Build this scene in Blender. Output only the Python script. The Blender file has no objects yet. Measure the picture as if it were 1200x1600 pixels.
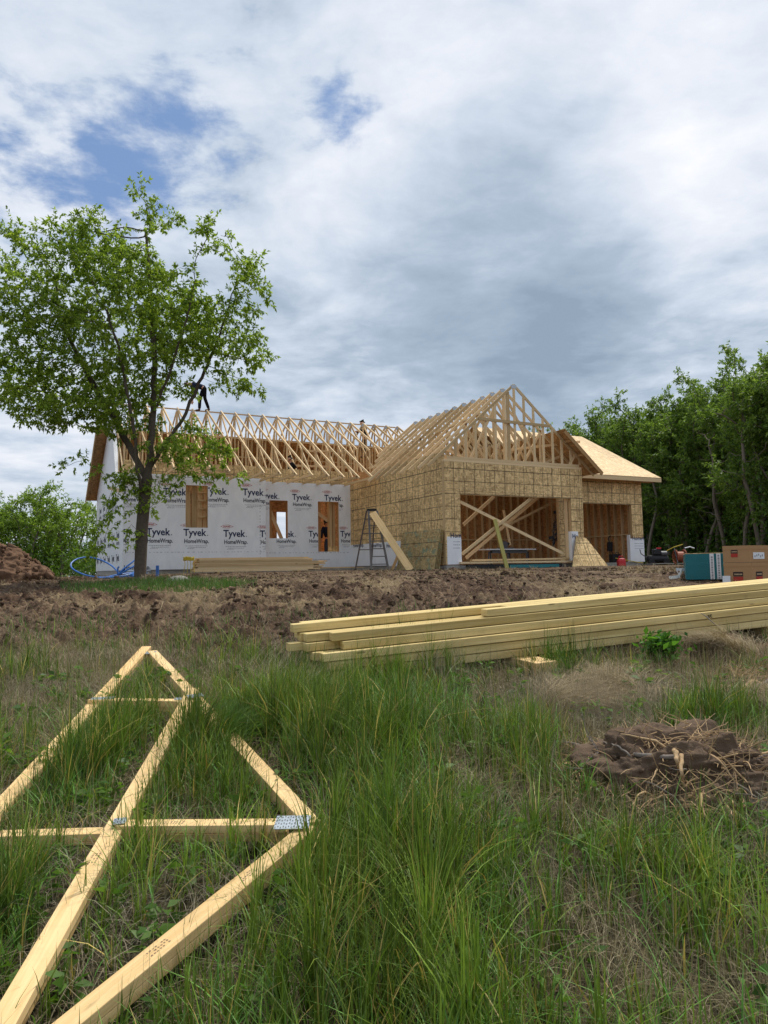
import bpy, bmesh, math, random
import numpy as np
from mathutils import Vector, Matrix

SC = bpy.context.scene
COL = SC.collection
R = random.Random(7)
NR = np.random.RandomState(11)

# ------------------------------------------------------------------ camera, sky, sun, exposure
EYE = 1.6
F_PX, TILT, ROLL = 1118.86, 0.078, 0.017          # focal length (in pixels of the 1200 x 1600 photo), tilt up, roll
cam_data = bpy.data.cameras.new("camera")
cam = bpy.data.objects.new("camera", cam_data)
COL.objects.link(cam)
cam_data.sensor_fit = 'VERTICAL'
cam_data.sensor_height = 36.0
cam_data.lens = 36.0 * F_PX / 1600.0
cam_data.clip_start, cam_data.clip_end = 0.05, 3000
cam.matrix_world = (Matrix.Translation((0, 0, EYE)) @ Matrix.Rotation(math.pi / 2 + TILT, 4, 'X')
                    @ Matrix.Rotation(-ROLL, 4, 'Z'))
SC.camera = cam

SUN_ELEV, SUN_AZ = math.radians(62), math.radians(38)   # azimuth clockwise from +Y: high, behind the house and to the right
SKY_STRENGTH = 0.1
sun_data = bpy.data.lights.new("sun", 'SUN')
sun_data.energy = 3.0
sun_data.angle = math.radians(9)
sun_data.color = (1.0, 0.95, 0.87)
sun = bpy.data.objects.new("sun", sun_data)
COL.objects.link(sun)
sdir = Vector((math.sin(SUN_AZ) * math.cos(SUN_ELEV), math.cos(SUN_AZ) * math.cos(SUN_ELEV), math.sin(SUN_ELEV)))
sun.rotation_euler = sdir.to_track_quat('Z', 'Y').to_euler()
SC.view_settings.view_transform = 'Standard'
SC.view_settings.look = 'None'
SC.view_settings.exposure = 0.44
SC.view_settings.gamma = 1.0
SC.view_settings.use_curve_mapping = False


def pix(px, py):
    """Direction of the ray through a pixel of the 1200 x 1600 photograph."""
    a, b = px - 600.0, py - 800.0
    c, s = math.cos(ROLL), math.sin(ROLL)
    x0, y0 = c * a - s * b, s * a + c * b
    v = Vector((x0 / F_PX, 1.0, -y0 / F_PX))
    ct, st = math.cos(TILT), math.sin(TILT)
    return Vector((v.x, v.y * ct - v.z * st, v.y * st + v.z * ct))


def at_depth(px, py, d):
    v = pix(px, py)
    v = v * (d / v.y)
    return Vector((v.x, v.y, v.z + EYE))


class Nodes:
    def __init__(self, nt):
        self.nt = nt

    def new(self, t, **kw):
        n = self.nt.nodes.new(t)
        for k, v in kw.items():
            setattr(n, k, v)
        return n

    def put(self, sock, v):
        if hasattr(v, 'is_linked') or isinstance(v, bpy.types.NodeSocket):
            self.nt.links.new(v, sock)
        elif isinstance(v, (tuple, list)) and len(v) == 3 and sock.type == 'RGBA':
            sock.default_value = (*v, 1)
        else:
            sock.default_value = v

    def uv(self):
        return self.new('ShaderNodeTexCoord').outputs['UV']

    def objc(self):
        return self.new('ShaderNodeTexCoord').outputs['Object']

    def gen(self):
        return self.new('ShaderNodeTexCoord').outputs['Generated']

    def pos(self):
        return self.new('ShaderNodeNewGeometry').outputs['Position']

    def rnd(self):
        return self.new('ShaderNodeObjectInfo').outputs['Random']

    def attr(self, name):
        return self.new('ShaderNodeAttribute', attribute_name=name)

    def scale(self, vec, s, rot=(0, 0, 0), loc=(0, 0, 0)):
        m = self.new('ShaderNodeMapping')
        self.put(m.inputs['Vector'], vec)
        m.inputs['Scale'].default_value = s
        m.inputs['Rotation'].default_value = rot
        self.put(m.inputs['Location'], loc)
        return m.outputs['Vector']

    def vadd(self, a, b):
        m = self.new('ShaderNodeVectorMath', operation='ADD')
        self.put(m.inputs[0], a)
        self.put(m.inputs[1], b)
        return m.outputs[0]

    def noise(self, vec, scale, detail=3, rough=.55, dist=0.0, out='Fac'):
        n = self.new('ShaderNodeTexNoise')
        self.put(n.inputs['Vector'], vec)
        n.inputs['Scale'].default_value = scale
        n.inputs['Detail'].default_value = detail
        n.inputs['Roughness'].default_value = rough
        n.inputs['Distortion'].default_value = dist
        return n.outputs[out]

    def voro(self, vec, scale, out='Color', feature='F1'):
        n = self.new('ShaderNodeTexVoronoi', feature=feature)
        self.put(n.inputs['Vector'], vec)
        n.inputs['Scale'].default_value = scale
        return n.outputs[out]

    def ramp(self, fac, stops):
        n = self.new('ShaderNodeValToRGB')
        self.put(n.inputs['Fac'], fac)
        e = n.color_ramp.elements
        while len(e) < len(stops):
            e.new(.5)
        for i, (p, c) in enumerate(stops):
            e[i].position = p
            e[i].color = (*c, 1) if isinstance(c, (tuple, list)) else (c, c, c, 1)
        return n.outputs['Color']

    def mix(self, a, b, fac, mode='MIX'):
        n = self.new('ShaderNodeMix', data_type='RGBA', blend_type=mode)
        self.put(n.inputs['Factor'], fac)
        self.put(n.inputs[6], a)
        self.put(n.inputs[7], b)
        return n.outputs[2]

    def math(self, op, a, b=0.0, c=0.0, clamp=False):
        n = self.new('ShaderNodeMath', operation=op, use_clamp=clamp)
        self.put(n.inputs[0], a)
        self.put(n.inputs[1], b)
        self.put(n.inputs[2], c)
        return n.outputs[0]

    def sstep(self, v, a, b):
        n = self.new('ShaderNodeMapRange', interpolation_type='SMOOTHSTEP')
        self.put(n.inputs['Value'], v)
        n.inputs['From Min'].default_value = a
        n.inputs['From Max'].default_value = b
        return n.outputs['Result']

    def bump(self, h, strength, dist):
        n = self.new('ShaderNodeBump')
        self.put(n.inputs['Height'], h)
        n.inputs['Strength'].default_value = strength
        n.inputs['Distance'].default_value = dist
        return n.outputs['Normal']


# ---- sky: Nishita blue with a procedural cloud deck mapped on a flat layer overhead
world = bpy.data.worlds.new("World")
SC.world = world
world.use_nodes = True
wt = world.node_tree
wt.nodes.clear()
W = Nodes(wt)
sky = W.new('ShaderNodeTexSky', sky_type='NISHITA')
sky.sun_disc = False
sky.sun_elevation = SUN_ELEV
sky.sun_rotation = SUN_AZ
sky.altitude = 200
sky.air_density, sky.dust_density, sky.ozone_density = 1.0, 1.0, 1.5
wdir = W.gen()
sep = W.new('ShaderNodeSeparateXYZ')
W.put(sep.inputs[0], wdir)
zc = W.math('MAXIMUM', sep.outputs['Z'], 0.0)
den = W.math('ADD', zc, 0.10)
comb = W.new('ShaderNodeCombineXYZ')
W.put(comb.inputs[0], W.math('DIVIDE', sep.outputs['X'], den))
W.put(comb.inputs[1], W.math('DIVIDE', sep.outputs['Y'], den))
lay = comb.outputs[0]


def toward(px, py, a, b):
    """1 near the direction of a place in the sky, falling to 0 between the cosines b and a."""
    v = pix(px, py).normalized()
    n = W.new('ShaderNodeVectorMath', operation='DOT_PRODUCT')
    W.put(n.inputs[0], wdir)
    n.inputs[1].default_value = v
    return W.sstep(n.outputs['Value'], math.cos(math.radians(a)), math.cos(math.radians(b)))


warp = W.vadd(lay, W.scale(W.noise(lay, 1.1, 3, .5, out='Color'), (.34, .34, 0), loc=(-.17, -.17, 0)))
n_big = W.noise(warp, 0.75, 2, .5)
n_mid = W.noise(warp, 2.3, 6, .60)
n_fine = W.noise(warp, 6.5, 7, .60)
# cover: thin where the blue shows through
thin = W.math('ADD', W.math('MULTIPLY', toward(120, 90, 15, 2), .12), W.math('MULTIPLY', toward(600, 185, 9, .5), .125))
thin = W.math('ADD', thin, W.math('MULTIPLY', toward(270, 250, 8, 1), .10))
thin = W.math('ADD', thin, W.math('MULTIPLY', toward(170, 170, 26, 5), .115))
thin = W.math('MULTIPLY', thin, W.math('ADD', W.math('MULTIPLY', n_big, 1.4), .30))
thin = W.math('ADD', thin, W.math('MULTIPLY', toward(80, 330, 9, 1), .09))
cov = W.math('ADD', W.math('MULTIPLY', n_mid, .55), W.math('MULTIPLY', n_fine, .45))
cov = W.math('SUBTRACT', W.math('ADD', cov, .30), thin)
cover = W.sstep(cov, .44, .60)
# light and dark in the deck
dark = W.math('ADD', W.math('MULTIPLY', toward(790, 400, 14, 2), .26), W.math('MULTIPLY', toward(560, 480, 12, 2), .10))
dark = W.math('ADD', dark, W.math('MULTIPLY', toward(950, 560, 12, 2), .16))
brite = W.math('ADD', W.math('MULTIPLY', toward(560, 330, 9, 1), .10), W.math('MULTIPLY', toward(1080, 120, 26, 3), .08))
brite = W.math('ADD', brite, W.math('MULTIPLY', toward(1000, 330, 8, 1), .08))
brite = W.math('ADD', brite, W.math('MULTIPLY', toward(640, 60, 22, 3), .05))
shade = W.math('ADD', W.math('MULTIPLY', n_big, .30), W.math('ADD', W.math('MULTIPLY', n_mid, .52), W.math('MULTIPLY', n_fine, .18)))
dark = W.math('MULTIPLY', dark, W.math('ADD', W.math('MULTIPLY', n_mid, 1.5), .10))
shade = W.math('ADD', W.math('MULTIPLY', W.math('SUBTRACT', shade, .5), 1.45), .5)
shade = W.math('ADD', W.math('SUBTRACT', shade, dark), brite)
cloud = W.ramp(shade, [(.20, (2.2, 2.85, 3.65)), (.36, (3.2, 3.9, 4.8)), (.50, (4.7, 5.3, 6.15)), (.62, (5.9, 6.25, 6.9)), (.80, (7.2, 7.3, 7.6))])
# streaky, paler band above the horizon
low = W.sstep(sep.outputs['Z'], .17, .03)
streak = W.ramp(W.noise(W.scale(wdir, (3, 3, 34)), 2.0, 4, .55), [(.35, (3.7, 4.3, 5.1)), (.62, (6.2, 6.5, 6.9))])
cloud = W.mix(cloud, streak, W.math('MULTIPLY', low, .75))
blue = W.mix(W.mix(sky.outputs[0], (0.55, 0.75, 1.2), 1.0, 'MULTIPLY'), (1.75, 2.65, 4.1), .75)
skycol = W.mix(blue, cloud, cover)
bg = W.new('ShaderNodeBackground')
W.put(bg.inputs['Color'], skycol)
bg.inputs['Strength'].default_value = SKY_STRENGTH
wo = W.new('ShaderNodeOutputWorld')
W.put(wo.inputs['Surface'], bg.outputs[0])

# ------------------------------------------------------------------ materials
MATS = {}


def mat(name, rough=.8, spec=.25):
    m = bpy.data.materials.new(name)
    m.use_nodes = True
    nt = m.node_tree
    b = nt.nodes['Principled BSDF']
    b.inputs['Roughness'].default_value = rough
    b.inputs['Specular IOR Level'].default_value = spec
    MATS[name] = m
    return m, Nodes(nt), b


def plain(name, col, rough=.7, spec=.3, metal=0.0, var=.12, scale=6.0, bump=0.0):
    m, n, b = mat(name, rough, spec)
    o = n.objc()
    f = n.noise(o, scale, 4, .6)
    c = n.mix(tuple(v * (1 - var) for v in col), tuple(min(1, v * (1 + var)) for v in col), f)
    n.put(b.inputs['Base Color'], c)
    b.inputs['Metallic'].default_value = metal
    if bump:
        n.put(b.inputs['Normal'], n.bump(n.noise(o, scale * 6, 4, .6), .5, bump))
    return m


def wood(name, a, c, knots=True, rough=.75, dirt=.0):
    """Sawn lumber: UV.x runs along the board (metres)."""
    m, n, b = mat(name, rough, .25)
    uv = n.uv()
    off = n.new('ShaderNodeCombineXYZ')
    n.put(off.inputs[0], n.math('MULTIPLY', n.rnd(), 37.0))
    n.put(off.inputs[1], n.math('MULTIPLY', n.rnd(), 11.0))
    v = n.vadd(uv, off.outputs[0])
    g1 = n.noise(n.scale(v, (1.2, 38, 1)), 1.0, 4, .6, .6)
    g2 = n.noise(n.scale(v, (.5, 9, 1)), 1.0, 3, .5, .8)
    col = n.mix(a, c, n.sstep(n.math('ADD', n.math('MULTIPLY', g1, .6), n.math('MULTIPLY', g2, .5)), .35, .75))
    # each board a little different
    tone = n.ramp(n.rnd(), [(0, (.66, .62, .55)), (.25, (.86, .84, .78)), (.6, (1, 1, 1)), (1, (1.12, 1.08, 1.02))])
    col = n.mix(col, tone, 1.0, 'MULTIPLY')
    if knots:
        kd = n.voro(n.scale(v, (1.6, 7, 1)), 1.0, 'Distance')
        kn = n.sstep(kd, .10, .04)
        col = n.mix(col, tuple(x * .30 for x in a), n.math('MULTIPLY', kn, .75))
    if dirt:
        d = n.sstep(n.noise(n.pos(), 5.0, 5, .65), .52, .72)
        col = n.mix(col, (.12, .085, .05), n.math('MULTIPLY', d, dirt))
    n.put(b.inputs['Base Color'], col)
    n.put(b.inputs['Normal'], n.bump(g1, .35, .004))
    return m


def osb(name, light, dark, lines=True, mark=None):
    """Oriented strand board: UV in metres, flakes with printed nail lines."""
    m, n, b = mat(name, .72, .3)
    uv = n.uv()
    off = n.new('ShaderNodeCombineXYZ')
    n.put(off.inputs[0], n.math('MULTIPLY', n.rnd(), 23.0))
    v = n.vadd(uv, off.outputs[0])
    va = n.scale(v, (7, 24, 1), rot=(0, 0, 1.0))
    vb = n.scale(v, (24, 8, 1), rot=(0, 0, .35))
    ca = n.voro(va, 1.0)
    cb = n.voro(vb, 1.0)
    pick = n.sstep(n.noise(v, 7, 2), .45, .55)
    c = n.mix(ca, cb, pick)
    sp = n.new('ShaderNodeSeparateColor')
    n.put(sp.inputs[0], c)
    f = n.math('ADD', n.math('MULTIPLY', sp.outputs[0], .75), n.math('MULTIPLY', n.noise(v, 2.2, 4, .6), .35))
    col = n.ramp(f, [(.08, dark), (.40, tuple(.5 * (x + y) for x, y in zip(light, dark))), (.72, light), (1.0, tuple(min(1, x * 1.3) for x in light))])
    # sheet to sheet tone
    br = n.new('ShaderNodeTexBrick')
    n.put(br.inputs['Vector'], uv)
    br.offset = .5
    br.inputs['Scale'].default_value = 1
    br.inputs['Brick Width'].default_value = 1.22
    br.inputs['Row Height'].default_value = 2.44
    br.inputs['Mortar Size'].default_value = .004
    br.inputs['Color1'].default_value = (.84, .82, .80, 1)
    br.inputs['Color2'].default_value = (1.06, 1.05, 1.04, 1)
    br.inputs['Mortar'].default_value = (.25, .2, .15, 1)
    col = n.mix(col, br.outputs['Color'], 1.0, 'MULTIPLY')
    if lines:
        for (bw, rh, o, mo) in ((.406, 9.0, 0, .015), (9.0, .41, .5, .015), (.61, .82, .5, .012)):
            l = n.new('ShaderNodeTexBrick')
            n.put(l.inputs['Vector'], n.vadd(uv, (.05, .11, 0)))
            l.offset = o
            l.inputs['Scale'].default_value = 1
            l.inputs['Brick Width'].default_value = bw
            l.inputs['Row Height'].default_value = rh
            l.inputs['Mortar Size'].default_value = mo
            l.inputs['Mortar Smooth'].default_value = .2
            br_f = n.math('MULTIPLY', l.outputs['Fac'], n.sstep(n.noise(uv, 1.6, 3, .6), .28, .50))
            col = n.mix(col, (.07, .05, .025), n.math('MULTIPLY', br_f, .70))
    if mark:
        g = n.sstep(n.noise(uv, 3.0, 4, .6), .5, .62)
        col = n.mix(col, mark, n.math('MULTIPLY', g, .55))
    n.put(b.inputs['Base Color'], col)
    n.put(b.inputs['Normal'], n.bump(sp.outputs[1], .3, .002))
    return m


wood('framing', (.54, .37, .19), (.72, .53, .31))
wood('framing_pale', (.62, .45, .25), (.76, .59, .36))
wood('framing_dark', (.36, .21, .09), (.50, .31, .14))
wood('truss_wood', (.60, .40, .175), (.78, .57, .30), dirt=.18)
wood('treated', (.48, .35, .13), (.72, .58, .28), dirt=.16)
wood('treated_post', (.34, .30, .09), (.46, .42, .14), knots=False)
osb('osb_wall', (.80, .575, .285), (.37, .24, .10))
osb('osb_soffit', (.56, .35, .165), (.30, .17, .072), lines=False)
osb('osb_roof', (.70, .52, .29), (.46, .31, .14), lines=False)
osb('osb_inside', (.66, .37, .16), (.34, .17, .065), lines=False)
osb('osb_loose', (.50, .37, .17), (.24, .16, .065), lines=False, mark=(.12, .24, .17))
plain('concrete', (.33, .31, .28), .9, .2, var=.18, scale=3, bump=.004)
plain('ink_navy', (.020, .030, .085), .6)
plain('ink_grey', (.045, .05, .07), .6)
plain('ink_pale', (.30, .31, .33), .6)
plain('ink_red', (.42, .035, .030), .6)
plain('black_ink', (.015, .013, .01), .7)
plain('stamp_ink', (.17, .11, .07), .8)
plain('galv', (.42, .47, .52), .45, .5, metal=.55, var=.25, scale=30)
plain('galv_dark', (.06, .065, .07), .6)
plain('steel_dark', (.10, .10, .105), .5, .5, metal=.5)
plain('ladder_alu', (.17, .15, .14), .6, .4, metal=.2, var=.35)
plain('ladder_side', (.13, .10, .09), .6, var=.3)
plain('black_plastic', (.018, .018, .02), .55)
plain('red_plastic', (.50, .022, .028), .45, .4)
plain('orange_metal', (.26, .075, .035), .6)
plain('yellow_cord', (.55, .42, .05), .7)
plain('blue_pipe', (.025, .13, .42), .38, .5)
plain('teal_wrap', (.010, .165, .185), .45, .4, var=.25, scale=3)
plain('white_plastic', (.72, .74, .76), .5, .4)
plain('cardboard', (.40, .235, .115), .85, .15, var=.10, scale=2.5)
plain('cardboard_tape', (.52, .36, .20), .4, .4)
plain('box_black', (.035, .022, .020), .7)
plain('box_red', (.40, .040, .025), .7)
plain('skin', (.52, .30, .21), .6)
plain('navy_cloth', (.016, .022, .045), .9, .1)
plain('black_cloth', (.012, .012, .015), .9, .1)
plain('denim', (.045, .075, .13), .9, .1)
plain('hair', (.018, .013, .010), .8)
plain('boot', (.10, .06, .035), .8)
plain('rock', (.34, .31, .27), .9, .2, var=.3, scale=5, bump=.02)
plain('root_wood', (.42, .29, .16), .9, .15, var=.55, scale=14, bump=.008)
plain('stick_grey', (.20, .17, .145), .9, .2, var=.3, scale=20, bump=.004)
plain('soil_clump', (.115, .080, .055), .95, .1, var=.4, scale=9, bump=.02)
plain('bark', (.105, .084, .064), .95, .1, var=.45, scale=14, bump=.03)
plain('bark_pale', (.17, .145, .115), .95, .1, var=.35, scale=10, bump=.02)


def m_wrap():
    m, n, b = mat('house_wrap', .42, .35)
    uv = n.uv()
    w1 = n.noise(n.scale(uv, (1, .5, 1)), 2.3, 5, .6, 1.2)
    w2 = n.noise(uv, 14, 3, .5)
    st = n.voro(n.scale(uv, (1, 1.4, 1)), 3.0, 'Distance')
    col = n.ramp(w1, [(.3, (.75, .76, .78)), (.7, (.85, .86, .87))])
    dots = n.sstep(st, .035, .02)
    col = n.mix(col, (.22, .21, .2), n.math('MULTIPLY', dots, .6))
    n.put(b.inputs['Base Color'], col)
    n.put(b.inputs['Normal'], n.bump(n.math('ADD', w1, n.math('MULTIPLY', w2, .12)), .32, .04))
    return m


m_wrap()


def m_ground():
    m, n, b = mat('ground_soil', .95, .12)
    p = n.pos()
    mud = n.attr('mud').outputs['Fac']
    straw = n.attr('straw').outputs['Fac']
    f1 = n.noise(p, 5.0, 6, .65)
    f2 = n.noise(p, 24.0, 5, .65)
    v = n.voro(n.scale(p, (1, 1, 1)), 16.0, 'Distance')
    wet = n.noise(p, .8, 4, .6)
    mudc = n.ramp(n.math('ADD', n.math('MULTIPLY', f1, .55), n.math('MULTIPLY', f2, .45)),
                  [(.34, (.016, .010, .007)), (.46, (.064, .040, .026)), (.57, (.135, .089, .057)), (.72, (.285, .205, .13))])
    mudc = n.mix(mudc, n.mix(mudc, (.62, .55, .52), 1.0, 'MULTIPLY'), n.sstep(wet, .50, .66))
    fib = n.noise(n.scale(p, (9, 60, 20), rot=(0, 0, .6)), 1.0, 4, .6, 1.5)
    fib2 = n.noise(n.scale(p, (60, 9, 20), rot=(0, 0, .35)), 1.0, 4, .6, 1.5)
    thc = n.ramp(n.math('MAXIMUM', fib, fib2), [(.46, (.022, .020, .011)), (.60, (.080, .066, .036)), (.76, (.25, .20, .12))])
    col = n.mix(thc, mudc, mud)
    col = n.mix(col, n.ramp(n.math('MAXIMUM', fib, fib2), [(.40, (.10, .070, .040)), (.62, (.30, .225, .130)), (.8, (.44, .35, .22))]), straw)
    n.put(b.inputs['Base Color'], col)
    h = n.math('ADD', n.math('MULTIPLY', f1, .7), n.math('ADD', n.math('MULTIPLY', f2, .35), n.math('MULTIPLY', v, .15)))
    n.put(b.inputs['Normal'], n.bump(h, .9, .06))
    return m


m_ground()


def m_blade(name, rough=.55, trans=.25):
    """Leaf and grass: colour from the mesh's own 'tint' attribute (each blade its own green)."""
    m, n, b = mat(name, rough, .25)
    c = n.attr('tint').outputs['Color']
    n.put(b.inputs['Base Color'], c)
    if trans:
        tr = n.new('ShaderNodeBsdfTranslucent')
        n.put(tr.inputs['Color'], n.mix(c, (1.25, 1.25, .55), .8, 'MULTIPLY'))
        mx = n.new('ShaderNodeMixShader')
        mx.inputs[0].default_value = trans
        out = [x for x in n.nt.nodes if x.type == 'OUTPUT_MATERIAL'][0]
        n.put(mx.inputs[1], b.outputs[0])
        n.put(mx.inputs[2], tr.outputs[0])
        n.put(out.inputs['Surface'], mx.outputs[0])
    return m


m_blade('grass_blade', .5, .28)
m_blade('dry_blade', .8, .12)
m_blade('leaf', .48, .48)


# ------------------------------------------------------------------ mesh helpers
class MB:
    def __init__(self):
        self.v, self.f, self.u, self.m = [], [], [], []

    def face(self, pts, uvs=None, mi=0):
        i = len(self.v)
        self.v += [tuple(p) for p in pts]
        self.f.append(tuple(range(i, i + len(pts))))
        self.u.append(uvs if uvs else [(0, 0)] * len(pts))
        self.m.append(mi)

    def hexa(self, o, a, b, c, mi=0, uvo=None):
        """Box from corner o with edge vectors a (length), b, c. UV.x runs along a."""
        o, a, b, c = Vector(o), Vector(a), Vector(b), Vector(c)
        if a.cross(b).dot(c) < 0:
            b, c = c, b
        la, lb, lc = a.length, b.length, c.length
        u0, v0 = uvo if uvo else (R.random() * 9, R.random() * 9)
        P = lambda i, j, k: o + a * i + b * j + c * k
        q = lambda pts, w, h, dv: self.face(pts, [(u0, v0 + dv), (u0 + w, v0 + dv), (u0 + w, v0 + dv + h), (u0, v0 + dv + h)], mi)
        q([P(0, 0, 1), P(1, 0, 1), P(1, 1, 1), P(0, 1, 1)], la, lb, 0)
        q([P(1, 0, 0), P(0, 0, 0), P(0, 1, 0), P(1, 1, 0)], la, lb, .37)
        q([P(0, 0, 0), P(1, 0, 0), P(1, 0, 1), P(0, 0, 1)], la, lc, .71)
        q([P(1, 1, 0), P(0, 1, 0), P(0, 1, 1), P(1, 1, 1)], la, lc, 1.1)
        q([P(0, 1, 0), P(0, 0, 0), P(0, 0, 1), P(0, 1, 1)], lb * .3, lc, 1.5)
        q([P(1, 0, 0), P(1, 1, 0), P(1, 1, 1), P(1, 0, 1)], lb * .3, lc, 1.9)
        return self

    def beam(self, p0, p1, w, h, up=(0, 0, 1), mi=0):
        """Board from p0 to p1; w across, h along 'up', centred on the line."""
        p0, p1, up = Vector(p0), Vector(p1), Vector(up)
        d = p1 - p0
        side = d.cross(up).normalized()
        upv = side.cross(d).normalized()
        return self.hexa(p0 - side * w / 2 - upv * h / 2, d, side * w, upv * h, mi)

    def prism(self, poly, vec, mi=0, frame=None):
        """A flat polygon pushed along vec."""
        poly = [Vector(p) for p in poly]
        vec = Vector(vec)
        nrm = Vector((0, 0, 0))
        for i in range(len(poly)):
            nrm += poly[i].cross(poly[(i + 1) % len(poly)])
        if nrm.dot(vec) < 0:
            poly = poly[::-1]
        e1 = (poly[1] - poly[0]).normalized() if frame is None else Vector(frame[0])
        e2 = nrm.normalized().cross(e1) if frame is None else Vector(frame[1])
        uvf = lambda p: (p.dot(e1), p.dot(e2))
        self.face([p + vec for p in poly], [uvf(p) for p in poly], mi)
        self.face([p for p in poly[::-1]], [uvf(p) for p in poly[::-1]], mi)
        for i in range(len(poly)):
            a, b = poly[i], poly[(i + 1) % len(poly)]
            l = (b - a).length
            self.face([a, b, b + vec, a + vec], [(0, 0), (l, 0), (l, vec.length), (0, vec.length)], mi)
        return self

    def tube(self, pts, rad, n=8, mi=0, cap=True):
        pts = [Vector(p) for p in pts]
        if not isinstance(rad, (list, tuple)):
            rad = [rad] * len(pts)
        base = len(self.v)
        prev = None
        for i, p in enumerate(pts):
            d = (pts[min(i + 1, len(pts) - 1)] - pts[max(i - 1, 0)]).normalized()
            if prev is None:
                prev = d.orthogonal().normalized()
            s = (prev - d * prev.dot(d)).normalized()
            t = d.cross(s)
            prev = s
            for k in range(n):
                a = 2 * math.pi * k / n
                self.v.append(tuple(p + (s * math.cos(a) + t * math.sin(a)) * rad[i]))
        for i in range(len(pts) - 1):
            for k in range(n):
                a, b = base + i * n + k, base + i * n + (k + 1) % n
                self.f.append((a, b, b + n, a + n))
                self.u.append([(i * .1, k / n), (i * .1, (k + 1) / n), (i * .1 + .1, (k + 1) / n), (i * .1 + .1, k / n)])
                self.m.append(mi)
        if cap:
            self.f.append(tuple(base + k for k in range(n))[::-1])
            self.u.append([(0, 0)] * n)
            self.m.append(mi)
            e = base + (len(pts) - 1) * n
            self.f.append(tuple(e + k for k in range(n)))
            self.u.append([(0, 0)] * n)
            self.m.append(mi)
        return self

    def add(self, verts, faces, mi=0):
        b = len(self.v)
        self.v += [tuple(p) for p in verts]
        for f in faces:
            self.f.append(tuple(b + i for i in f))
            self.u.append([(0, 0)] * len(f))
            self.m.append(mi)
        return self

    def build(self, name, mats, parent=None, smooth=False, bevel=0.0, seg=1):
        me = bpy.data.meshes.new(name)
        me.from_pydata(self.v, [], self.f)
        uvl = me.uv_layers.new(name="UVMap")
        flat = np.array([c for f in self.u for uv in f for c in uv], dtype=np.float32)
        uvl.data.foreach_set('uv', flat)
        mats = [mats] if isinstance(mats, str) else mats
        for k in mats:
            me.materials.append(MATS[k])
        me.polygons.foreach_set('material_index', np.array(self.m, dtype=np.int32))
        if smooth:
            me.polygons.foreach_set('use_smooth', np.ones(len(self.f), dtype=bool))
        me.update()
        o = bpy.data.objects.new(name, me)
        COL.objects.link(o)
        if parent is not None:
            o.parent = parent
        if bevel:
            w = o.modifiers.new('weld', 'WELD')
            w.merge_threshold = .0005
            bv = o.modifiers.new('bevel', 'BEVEL')
            bv.width = bevel
            bv.segments = seg
        return o


def np_mesh(name, V, F, mat_name, parent=None, tint=None, attrs=None, smooth=False):
    """Mesh from numpy arrays; F is (n, 3 or 4)."""
    me = bpy.data.meshes.new(name)
    nv, nf, k = len(V), len(F), F.shape[1]
    me.vertices.add(nv)
    me.vertices.foreach_set('co', V.astype(np.float32).ravel())
    me.loops.add(nf * k)
    me.loops.foreach_set('vertex_index', F.astype(np.int32).ravel())
    me.polygons.add(nf)
    me.polygons.foreach_set('loop_start', np.arange(0, nf * k, k, dtype=np.int32))
    me.polygons.foreach_set('loop_total', np.full(nf, k, dtype=np.int32))
    if smooth:
        me.polygons.foreach_set('use_smooth', np.ones(nf, dtype=bool))
    if tint is not None:
        a = me.color_attributes.new('tint', 'FLOAT_COLOR', 'POINT')
        t4 = np.ones((nv, 4), dtype=np.float32)
        t4[:, :3] = tint
        a.data.foreach_set('color', t4.ravel())
    for an, av in (attrs or {}).items():
        a = me.attributes.new(an, 'FLOAT', 'POINT')
        a.data.foreach_set('value', av.astype(np.float32))
    me.materials.append(MATS[mat_name])
    me.update(calc_edges=True)
    o = bpy.data.objects.new(name, me)
    COL.objects.link(o)
    if parent is not None:
        o.parent = parent
    return o


def thing(name, label, cat, loc=(0, 0, 0), group=None):
    o = bpy.data.objects.new(name, None)
    COL.objects.link(o)
    o.location = loc
    o.empty_display_size = .2
    return tag(o, label, cat, group)


def tag(o, label, cat, group=None, kind=None):
    o['label'] = label
    o['category'] = cat
    if group:
        o['group'] = group
    if kind:
        o['kind'] = kind
    return o


def setting(o, kind='structure'):
    o['kind'] = kind
    return o


def child(o, parent, keep=True):
    """Parent o (built in world coordinates) to a thing that stands somewhere."""
    o.parent = parent
    if keep:
        bpy_loc = parent.location
        o.matrix_parent_inverse = Matrix.Translation(-bpy_loc)
    return o


# ------------------------------------------------------------------ noise and terrain
_perm = NR.permutation(4096)


def vnoise(x, y, seed=0):
    xi, yi = np.floor(x).astype(np.int64), np.floor(y).astype(np.int64)
    xf, yf = x - xi, y - yi
    xf, yf = xf * xf * (3 - 2 * xf), yf * yf * (3 - 2 * yf)
    h = lambda a, b: _perm[(_perm[(a + seed * 57) & 4095] + b) & 4095] / 4095.0
    return (h(xi, yi) * (1 - xf) + h(xi + 1, yi) * xf) * (1 - yf) + (h(xi, yi + 1) * (1 - xf) + h(xi + 1, yi + 1) * xf) * yf


def fbm(x, y, scale, octv=4, seed=0, gain=.5):
    t, a, s = 0.0, 1.0, 0.0
    for k in range(octv):
        t = t + a * vnoise(x * scale + 17.3 * k, y * scale - 9.1 * k, seed + k)
        s += a
        a *= gain
        scale *= 2.03
    return t / s


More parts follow.
